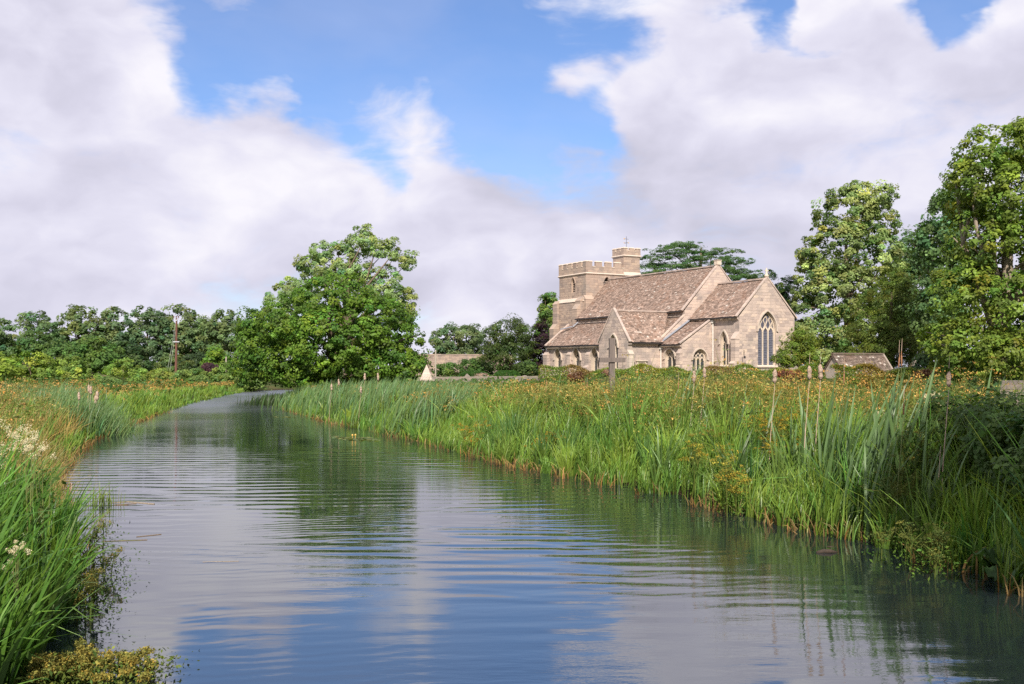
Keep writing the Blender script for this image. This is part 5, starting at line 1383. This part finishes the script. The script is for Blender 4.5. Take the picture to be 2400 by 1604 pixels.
for px, d, h, n, c, lab in ((1830, 19.0, 1.55, 9, (.34, .24, .03), 'big ochre umbel plant left of the near bulrush stand'), (1775, 20.5, 1.5, 7, (.32, .24, .03), 'ochre umbel plant left of the biggest one'), (1745, 17.6, 1.0, 5, (.30, .25, .04), 'low ochre umbel plant in front of the sedge'), (1690, 19.5, .95, 4, (.28, .25, .04), 'olive umbel plant low in the sedge'),
                            (1660, 20.5, 1.0, 3, (.30, .2, .05), 'small reddish umbel plant by the water below the vestry'), (1110, 29.5, 1.05, 3, (.36, .22, .03), 'orange umbel plant standing alone in the sedge below the pyramid'), (1262, 26, 1.0, 3, (.36, .22, .03), 'orange umbel plant alone in the sedge left of the cross'),
                            (2130, 15.5, 1.3, 7, (.12, .13, .03), 'shaded olive umbel plant under the tallest bulrush'), (2090, 14.6, 1.15, 6, (.10, .12, .03), 'shaded umbel plant in front of the bulrush stand'), (2210, 12.6, .5, 8, (.10, .12, .03), 'shaded umbel plant spreading over the water at the right'), (2170, 17, 1.3, 6, (.20, .20, .04), 'half lit umbel plant beside the cream flowers')):  # shaded and half lit plants: shade put into darker head colours
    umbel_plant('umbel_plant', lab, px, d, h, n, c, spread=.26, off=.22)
for px, d, h, n, lab, yy in ((165, 8.3, .42, 6, 'floating ochre green water dropwort at the lower left corner', 0), (225, 8.35, .42, 6, 'floating ochre green water dropwort beside the corner plant', 0), (285, 8.45, .36, 6, 'floating water dropwort in the middle of the raft, with reddish head', 0), (325, 8.35, .28, 5, 'floating water dropwort at the outer tip of the raft', 0), (110, 8.2, .5, 6, 'water dropwort at the picture corner under the flag leaves', 0)):
    umbel_plant('water_dropwort', lab, px - 15, d, h * .42, n * 2, (.24, .21, .05), 8, .10, .17, -.03, (.11, .15, .03), .045, 60, 'floating water dropwort raft', .018, .034)
for px, d, h, n, lab in ((232, 12.4, .5, 3, 'ochre umbel plant leaning over the water by the left sedge'), (222, 11.2, .5, 4, 'leafy umbel plant hanging over the water from the left sedge'), (215, 10.2, .45, 4, 'umbel plant with dark stems at the foot of the left sedge'), (240, 13.6, .5, 4, 'small umbel plant at the water beside the floating stalk')):
    umbel_plant('umbel_plant', lab, px - 14, d, h, n, (.20, .19, .05), 10, .14, .10, -.03, (.06, .10, .025), .045, 110, 'umbel plants on the left waterline', .014, .036)


def meadowsweet(px, d, py, n, size, lab, col=(.74, .66, .46)):
    x0 = X(px, d); z0 = float(gz([x0], [d])[0]); t = thing('meadowsweet', lab, 'flower', (x0, d, z0), 0, 'cream meadowsweet flowers'); zt = ZY(py, d) - z0
    lf2 = Leaves(); n *= 2; c = RNG.normal(size=(n, 3)) * np.array([size * 1.1, size * .8, size * .9]); i = np.repeat(np.arange(n), 70); P = c[i] + unit(len(i)) * (size * .5 * np.exp(RNG.normal(size=n) * .35)[i][:, None] * RNG.random((len(i), 1)) ** .4) + np.array([0, 0, zt])
    lf2.leaf(P, RNG.normal(size=(len(i), 3)), max(.010, d * .0010), .8, jit(col, len(i), .12, .04)); lf2.build('blossom', M_DRY, t)
    b = MB()
    for k in range(min(4, n)): b.tube([(0, 0, 0), (c[k][0] * .5, c[k][1] * .5, zt * .6), (c[k][0], c[k][1], zt + c[k][2])], [.007, .006, .003], 5)
    b.build('stem', M_BLADE_STEM, t)
    lf2 = Leaves(); m = 40; lf2.leaf(np.stack([RNG.normal(size=m) * .15, RNG.normal(size=m) * .15, RNG.random(m) * zt * .85], axis=1), RNG.normal(size=(m, 3)) * .5 + np.array([0, -.2, .7]), .09, .5, jit((.07, .13, .025), m)); lf2.build('leaves', M_LEAF, t)


for a in ((28, 11.8, 1040, 10, .11, 'cream flower plumes at the left edge above the flag leaves, largest group'), (66, 12.2, 1022, 4, .06, 'small cream flower plume right of the largest left group'), (68, 11.0, 1044, 4, .055, 'cream flower plume low between the two left groups'), (104, 11.2, 1048, 4, .06, 'cream flower plume nearest the water on the left bank'), (40, 8.4, 1292, 6, .045, 'cream flower plume drooping among the flag leaves in the left foreground'), (2, 8.6, 1330, 5, .045, 'cream flower plume cut by the left picture edge'), (12, 7.9, 1470, 4, .04, 'small greenish flower plume in the lower left corner'),
          (2178, 21, 933, 8, .10, 'large cream flower plume right of the bulrush stand'), (2098, 19, 985, 4, .07, 'cream flower plume behind the bulrush leaves'), (2060, 18.6, 968, 3, .05, 'small cream flower plume between the bulrush leaves'), (2205, 20, 945, 3, .06, 'white flower spray beside the large cream plume'), (2290, 17, 1000, 3, .05, 'white flower spray in the shade at the right'), (2150, 19, 962, 3, .06, 'cream flower plume below the large one')):
    meadowsweet(*a)


def dock(px, d, lab, n=5, size=.6):
    x0 = X(px, d); z0 = max(float(gz([x0], [d])[0]), 0); t = thing('dock_plant', lab, 'plant', (x0, d, z0), 0, 'broad leaved dock plants')
    for k in range(n):
        V = []; F = []; m = 7; az = random.uniform(0, 6.28); L = size * random.uniform(.8, 1.15)
        for i in range(m + 1):
            q = i / m; r = L * (.25 + .55 * q); z = L * (.25 + 1.0 * q - .75 * q * q); w = L * .17 * math.sin(math.pi * min(1, q * .93 + .05)) ** .7 * (1 + .12 * math.sin(i * 2.4))
            V += [(r * .9, -w, z + .04 * math.sin(i * 1.9)), (r * .9, 0, z - w * .3), (r * .9, w, z + .04 * math.cos(i * 1.7))]
        for i in range(m): F += [(3 * i, 3 * i + 1, 3 * i + 4, 3 * i + 3), (3 * i + 1, 3 * i + 2, 3 * i + 5, 3 * i + 4)]
        me = bpy.data.meshes.new('leaf'); me.from_pydata(V, [], F); a = me.attributes.new('col', 'FLOAT_COLOR', 'FACE'); g = np.tile(np.array([.05, .10, .03, 1], np.float32) * random.uniform(.85, 1.2), len(F)); a.data.foreach_set('color', g)
        me.materials.append(M_LEAF); me.shade_smooth(); o = bpy.data.objects.new('leaf', me); link(o, t); o.rotation_euler = (0, 0, az)


dock(2375, 11.9, 'big leaved dock in shade at the right picture edge', 5, .6); dock(2340, 11.6, 'dock with broad leaves over the dark water at the right edge', 4, .4); dock(2290, 12.4, 'dock plant low at the shaded right waterline', 5, .45)
# seed spike and bare stalks
for px, d, h, lab, r in ((2196, 14.2, 1.35, 'bare pale stalk beside the tall bulrush stalk', .008), (160, 15.5, 1.0, 'pinkish brown dried dock spike at the left water edge', .012)):
    x0 = X(px, d); z0 = float(gz([x0], [d])[0]); t = thing('dry_stalk', lab, 'stalk', (x0, d, z0)); b = MB(); b.tube([(0, 0, 0), (.02, 0, h * .6), (.05, 0, h)], [r, r * .8, r * .4], 6); b.build('stem', M_STALK, t)
    if px < 1000:
        lf2 = Leaves(); m = 500; f = RNG.random(m); a = RNG.uniform(0, 6.28, m); rr = .16 * (1 - f) * np.sin(np.pi * np.minimum(1, f * 1.3 + .1)) * RNG.random(m); lf2.leaf(np.stack([np.cos(a) * rr + .03, np.sin(a) * rr, h * (.35 + .65 * f)], axis=1), RNG.normal(size=(m, 3)), .03, .6, jit((.40, .25, .18), m)); lf2.build('seeds', M_DRY, t, kind='stuff')

M_WETWOOD = mat('wet_wood', wood_fn((.045, .03, .02)))
# things on the water
def floating(pts, w, lab, col, name='floating_stalk'):
    b = MB(); c = Vector((pts[0][0], pts[0][1], 0)); b.tube([Vector((x, y, .001)) - c for i, (x, y) in enumerate(pts)], [w] * len(pts), 6); o = b.build(name, col); o.location = c; tag(o, lab, 'stalk', 'reed stalks floating by the left bank'); return o


def WP(px, py): d = 2400 * CAM_H / (py - 865); return (X(px, d), d)


floating([WP(255, 1180), WP(300, 1177), WP(362, 1182)], .014, 'brown dead reed stalk floating beside the left grass tuft', M_BARKL)
floating([WP(268, 1184), WP(320, 1181)], .011, 'short brown stalk lying along the longer floating stalk', M_BARK)
floating([WP(240, 1270), WP(345, 1266)], .009, 'thin dark stalk floating off the left sedge', M_BARK); floating([WP(320, 1259), WP(378, 1253)], .009, 'thin greenish stalk tilted on the water, farther out', M_BARK)
floating([WP(475, 1318), WP(560, 1316)], .005, 'thin tan straw floating alone on the open water', M_BARKL)
lf = Leaves(); x, y = WP(238, 1184); n = 60; add_blades(lf, np.stack([x + RNG.normal(size=n) * .16, y + RNG.normal(size=n) * .1, np.zeros(n)], axis=1) * 1.0, RNG.uniform(.15, .5, n), .012, (.12, .17, .03), (.2, .27, .05), azs=3); o = lf.build('grass_tuft', M_BLADE); tag(o, 'small grass tuft growing in the water by the left sedge', 'grass tuft')
x, y = WP(1938, 1296); b = MB(); b.tube([(-.14, 0, .0), (-.05, .015, .015), (.05, 0, .02), (.14, .02, .0)], [.02, .032, .03, .015], 8); b.tube([(0, 0, .08), (.08, -.03, .09)], [.012, .005], 5); o = b.build('driftwood', M_WETWOOD, None, True); o.location = (x, y, 0); tag(o, 'dark waterlogged driftwood at the shaded right waterline', 'driftwood')
lf = Leaves()
for (pa, pb, n) in (((785, 1026), (860, 1029), 46), ((800, 1031), (885, 1033), 34), ((640, 963), (690, 966), 22), ((650, 978), (690, 979), 12)):
    f = RNG.random(n); q = np.array([WP(pa[0] + (pb[0] - pa[0]) * t, pa[1] + (pb[1] - pa[1]) * t) for t in f]) + RNG.normal(size=(n, 2)) * .16; lf.leaf(np.stack([q[:, 0], q[:, 1], .012 + RNG.random(n) * .02], axis=1), RNG.normal(size=(n, 3)) * .08 + np.array([0, 0, 1]), .24, .8, jit((.17, .20, .05), n), 0)
stuff(lf, 'lily_pads', 'flat lily pads floating beside the right sedge', M_LEAF)
for px, py, lab in ((826, 1023, 'yellow water lily bud, left of two'), (833, 1022.5, 'yellow water lily bud, right of two')):
    x, y = WP(px, py + 6); b = MB(); b.lathe([(.008, 0), (.008, .1), (.03, .11), (.035, .14), (.01, .17)], (0, 0, 0), 8); o = b.build('water_lily', M_GOLD); o.location = (x, y, 0); tag(o, lab, 'flower')

# ------------------------------------------------------------------ built things on the banks
x0 = X(1434, 36); z0 = float(gz([x0], [36])[0]); t = thing('wooden_cross', 'tall weathered timber cross standing among the seed heads', 'cross', (x0, 36, z0), R(8)); zt = ZY(793, 36) - z0; za = ZY(844, 36) - z0
b = MB(); b.box(-.095, .095, -.085, .085, -.2, zt); b.build('post', M_OAK, t)
b = MB(); b.bar((-.46, -.112, za), (.46, -.112, za), .05, .16); b.bar((-.46, -.0, za), (-.097, 0, za), .165, .156); b.bar((.097, 0, za), (.46, 0, za), .165, .156); b.build('arm', M_OAK, t)

t = thing('utility_pole', 'brown wooden utility pole with stay wires and white brackets before the far wood', 'utility pole', (X(412, 128), 128, float(gz([X(412, 128)], [128])[0]))); b3 = float(t.location.z)
hp = ZY(746, 128) - b3; b = MB(); b.tube([(0, 0, -.3), (.1, 0, hp)], [.17, .11], 10); b.build('pole', M_POLE, t)
b = MB(); b.bar((.1, -.12, hp - .35), (-.22, -.12, hp + .02), .09, .09); b.bar((.1, -.13, hp - .35), (.38, -.13, hp + .02), .09, .09); b.build('bracket', M_METAL, t)
for dx in (-.22, .1, .38):
    b = MB(); b.lathe([(.03, 0), (.09, .04), (.05, .1), (.09, .14), (.04, .24)], (dx, -.12, hp + .03), 8); b.build('insulator', M_POLE, t)
b = MB(); b.bar((-.28, -.15, hp * .63), (.5, -.15, hp * .63), .09, .12); b.build('crossarm', M_METAL, t)
for dx, f in ((-1.05, .98), (-.72, .9)):
    b = MB(); b.tube([(.08, 0, hp * f), (dx, -.4, .6)], .022, 5); b.build('stay_wire', M_STAY, t)
b = MB()
for dx in (-.22, .38): b.tube([(dx, -.12, hp + .25), (dx - 20, 10, hp + .1), (dx - 60, 30, hp + .6)], .005, 4); b.tube([(dx, -.12, hp + .25), (dx + 12, 30, hp - .1), (dx + 30, 70, hp + .4)], .005, 4)
b.build('overhead_wires', M_STAY, t)
for px, d, y0, y1, lab, w in ((530, 122, 838, 880, 'short pale post at the right end of the far wood', .09), (1021, 96, 823, 884, 'thin pale pole standing behind the stone pyramid', .07), (600, 120, 884, 900, 'small grey post in the reeds below the maple', .09)):
    x0 = X(px, d); g0 = float(gz([x0], [d])[0]); b = MB(); b.tube([(0, 0, -.3), (0, 0, ZY(y0, d) - g0)], [w, w * .85], 8); b.lathe([(w * 1.1, 0), (w * .6, .07)], (0, 0, ZY(y0, d) - g0), 8); o = b.build('post', M_POST); o.location = (x0, d, g0); tag(o, lab, 'post')


def stone_run(name, label, cat, p0, p1, zb, zt, th, m, row=(.14, .24), cap=.10, capw=.42, capm=None, capname='coping_stone'):
    """a straight stone wall: core, coursed stones (joined) and single coping stones"""
    a = Vector((p0[0], p0[1], 0)); c = Vector((p1[0], p1[1], 0)); L = (c - a).length; ang = math.atan2(c.y - a.y, c.x - a.x)
    t = thing(name, label, cat, (a.x, a.y, 0), ang); b = MB(); b.box(0, L, -th / 2 + .03, th / 2, zb, zt); b.build('core', m, t)
    s = MB(); z = zb
    while z < zt - .04:
        h = min(random.uniform(*row), zt - z); x = 0
        while x < L - .05:
            w = min(h * random.uniform(1.0, 3.0), L - x); q = random.uniform(0, .025)
            s.box(x + .006, x + w - .006, -th / 2 - q, -th / 2 + .05, z + .006, z + h - .006, random.betavariate(2, 2.3)); x += w
        z += h
    s.build('stonework', m, t, kind='stuff'); x = 0
    while x < L - .05:
        w = min(random.uniform(.6, 1.1), L - x); b = MB(); b.box(x + .006, x + w - .006, -capw / 2, capw / 2, zt + .002, zt + cap * random.uniform(.85, 1.1), random.betavariate(2, 2)); b.build(capname, capm or m, t); x += w
    return t


stone_run('churchyard_wall', 'low lichened stone wall of the churchyard behind the seed heads', 'wall', (X(984, 77), 77), (X(1266, 86), 86), .9, 1.80, .45, M_GREYSTONE)
stone_run('garden_wall', 'long reddish stone garden wall between the maple and the dark yew', 'wall', (X(960, 132), 132), (X(1200, 137), 137), 1.0, ZY(833, 134), .5, M_TOWER, (.18, .32), .14, .6)
stone_run('old_wall', 'short piece of old stone wall at the right picture edge under the chestnut', 'wall', (X(2360, 27), 27), (X(2500, 25.5), 25.5), .8, ZY(902, 26.5), .5, M_GREYSTONE, (.12, .2))
x0 = X(1000, 76.4); t = thing('stone_pyramid', 'pale stone pyramid on a square base at the end of the churchyard wall', 'monument', (x0, 76.4, .8)); zt = ZY(855, 76.4) - .8; zb = ZY(890, 76.4) - .8
b = MB(); b.box(-.62, .62, -.62, .62, 0, zb - .1); b.box(-.68, .68, -.68, .68, zb - .098, zb); b.build('base', M_GREYSTONE, t)
b = MB(); n = 6
for k in range(n):
    f0, f1 = k / n, (k + 1) / n; r0, r1 = .46 * (1 - f0) + .01, .46 * (1 - f1) + .01; za, zc = zb + .002 + (zt - zb) * f0, zb + (zt - zb) * f1 - .006
    b.hexa([(-r0, -r0, za), (r0, -r0, za), (r0, r0, za), (-r0, r0, za)], [(-r1, -r1, zc), (r1, -r1, zc), (r1, r1, zc), (-r1, r1, zc)], random.betavariate(2, 2))
b.build('pyramid', M_STONE, t)


def grave(px, d, ytop, w, kind, lab):
    x0 = X(px, d); g0 = float(gz([x0], [d])[0]); h = ZY(ytop, d) - g0; b = MB(); a = w / 2400 * d / 2; th = .07
    if kind == 'cross':
        b.box(-a * .4, a * .4, -th, th, -.2, h); b.box(-a, -a * .401, -th, th, h * .62, h * .78); b.box(a * .401, a, -th, th, h * .62, h * .78); b.box(-a, a, -th * 2, th * 2, -.2, .15)
    else:
        top = {'arch': [(math.cos(q) * a, h - a + math.sin(q) * a) for q in np.linspace(0, math.pi, 9)], 'gable': [(a, h - a), (0, h), (-a, h - a)], 'pillar': [(a, h - .1), (a * .5, h), (-a * .5, h), (-a, h - .1)], 'slab': [(a, h), (-a, h)]}[kind]
        P = [(-a, -.2), (a, -.2)] + top; V = [(x, -th, z) for x, z in P] + [(x, th, z) for x, z in P]; n = len(P)
        b.mesh(V, [tuple(range(n))] + [tuple(range(2 * n - 1, n - 1, -1))] + [(i, i + n, (i + 1) % n + n, (i + 1) % n) for i in range(n)], random.random())
    o = b.build('gravestone', M_GREYSTONE); o.location = (x0, d, g0); o.rotation_euler = (random.gauss(0, .03), random.gauss(0, .03), R(20)); tag(o, lab, 'gravestone', 'gravestones in the churchyard')


for a in ((1096, 88, 876, 12, 'gable', 'small pointed gravestone just beyond the wall, leftmost'), (1180, 89, 878, 12, 'slab', 'square topped gravestone in front of the clipped dome'), (1188, 88, 883, 8, 'arch', 'low round headstone leaning beside the square one'), (1214, 90, 880, 8, 'cross', 'tiny stone cross between the square and the round gravestones'), (1230, 89, 880, 20, 'arch', 'wide round topped gravestone near the church corner'), (1282, 90, 876, 24, 'slab', 'white chest tomb end at the corner of the aisle'),
          (1866, 80, 858, 18, 'gable', 'pale leaning gravestone under the hawthorn'), (1856, 79, 862, 12, 'arch', 'small pale gravestone left of the leaning one'), (2144, 72, 844, 9, 'pillar', 'slender grey pillar gravestone beyond the tallest bulrush')): grave(*a)
# rough pile of dry stems by the wall
x0 = X(1129, 89); t = thing('flower_shrub', 'pinkish brown faded hydrangea mound behind the churchyard wall', 'shrub', (x0, 89, float(gz([x0], [89])[0]))); lf, C = crown([(0, 0, ZY(883, 89) - t.location.z, .5, .5, .30)], 60, 50, .14, .09, (.34, .24, .18)); lf.build('crown', M_DRY, t); limbs((0, 0, -.1), (0, 0, .8), C.tolist(), .03, 5).build('stems', M_BARK, t)

# small outbuilding
t = thing('outbuilding', 'small stone outbuilding with brown slate roof half hidden by the beech hedge', 'outbuilding', (X(2065, 76) - .2, 75.2, 1.2), R(24)); zr = ZY(831, 76.4) - 1.2; ze = zr - 1.45; w2 = 1.15; L = 4.6
b = MB(); b.poly([(0, -w2, 0), (0, w2, 0), (0, w2, ze), (0, 0, zr - .05), (0, -w2, ze)]); b.poly([(-L, -w2, 0), (0, -w2, 0), (0, -w2, ze), (-L, -w2, ze)]); b.poly([(-L, w2, 0), (0, w2, 0), (0, w2, ze), (-L, w2, ze)]); b.poly([(-L, -w2, 0), (-L, w2, 0), (-L, w2, ze), (-L, 0, zr - .05), (-L, -w2, ze)]); wo = b.build('wall', M_MORTAR, t)
s = MB(); z = 0.0
while z < zr - .15:
    h = .16; hw = w2 if z < ze else max(.05, w2 * (zr - z) / (zr - ze)); h2 = w2 if z + h < ze else max(.02, w2 * (zr - z - h) / (zr - ze)); y = -hw
    while y < hw - .03:
        w = min(random.uniform(.2, .5), hw - y); f = lambda q: q * h2 / hw
        s.hexa([(0, y + .008, z + .006), (0, y + w - .008, z + .006), (0, f(y + w) - .008, z + h - .006), (0, f(y) + .008, z + h - .006)], [(.025, y + .012, z + .01), (.025, y + w - .012, z + .01), (.025, f(y + w) - .012, z + h - .01), (.025, f(y) + .012, z + h - .01)], random.betavariate(2, 2)); y += w
    z += h
s.build('stonework', M_STONE, wo, kind='stuff')
sv = church; roof('roof', (-L - .1, -w2 - .15, ze - .1), (.1, -w2 - .15, ze - .1), (-L - .1, 0, zr), (.1, 0, zr), M_SLATE2, .06, (.17, .13), t); roof('roof', (-L - .1, w2 + .15, ze - .1), (.1, w2 + .15, ze - .1), (-L - .1, 0, zr), (.1, 0, zr), M_SLATE2, .06, (.17, .13), t)
for k in range(9):
    b = MB(); b.bar((-L - .1 + k * (L + .2) / 9 + .005, 0, zr + .03), (-L - .1 + (k + 1) * (L + .2) / 9 - .005, 0, zr + .03), .2, .09); b.build('ridge_tile', M_SLATE2, t)
b = MB(); b.bar((.06, -w2 - .18, ze - .12), (.06, -.02, zr + .02), .14, .06); b.bar((.06, w2 + .18, ze - .12), (.06, .02, zr + .02), .14, .06); b.build('verge', M_GREYSTONE, t)
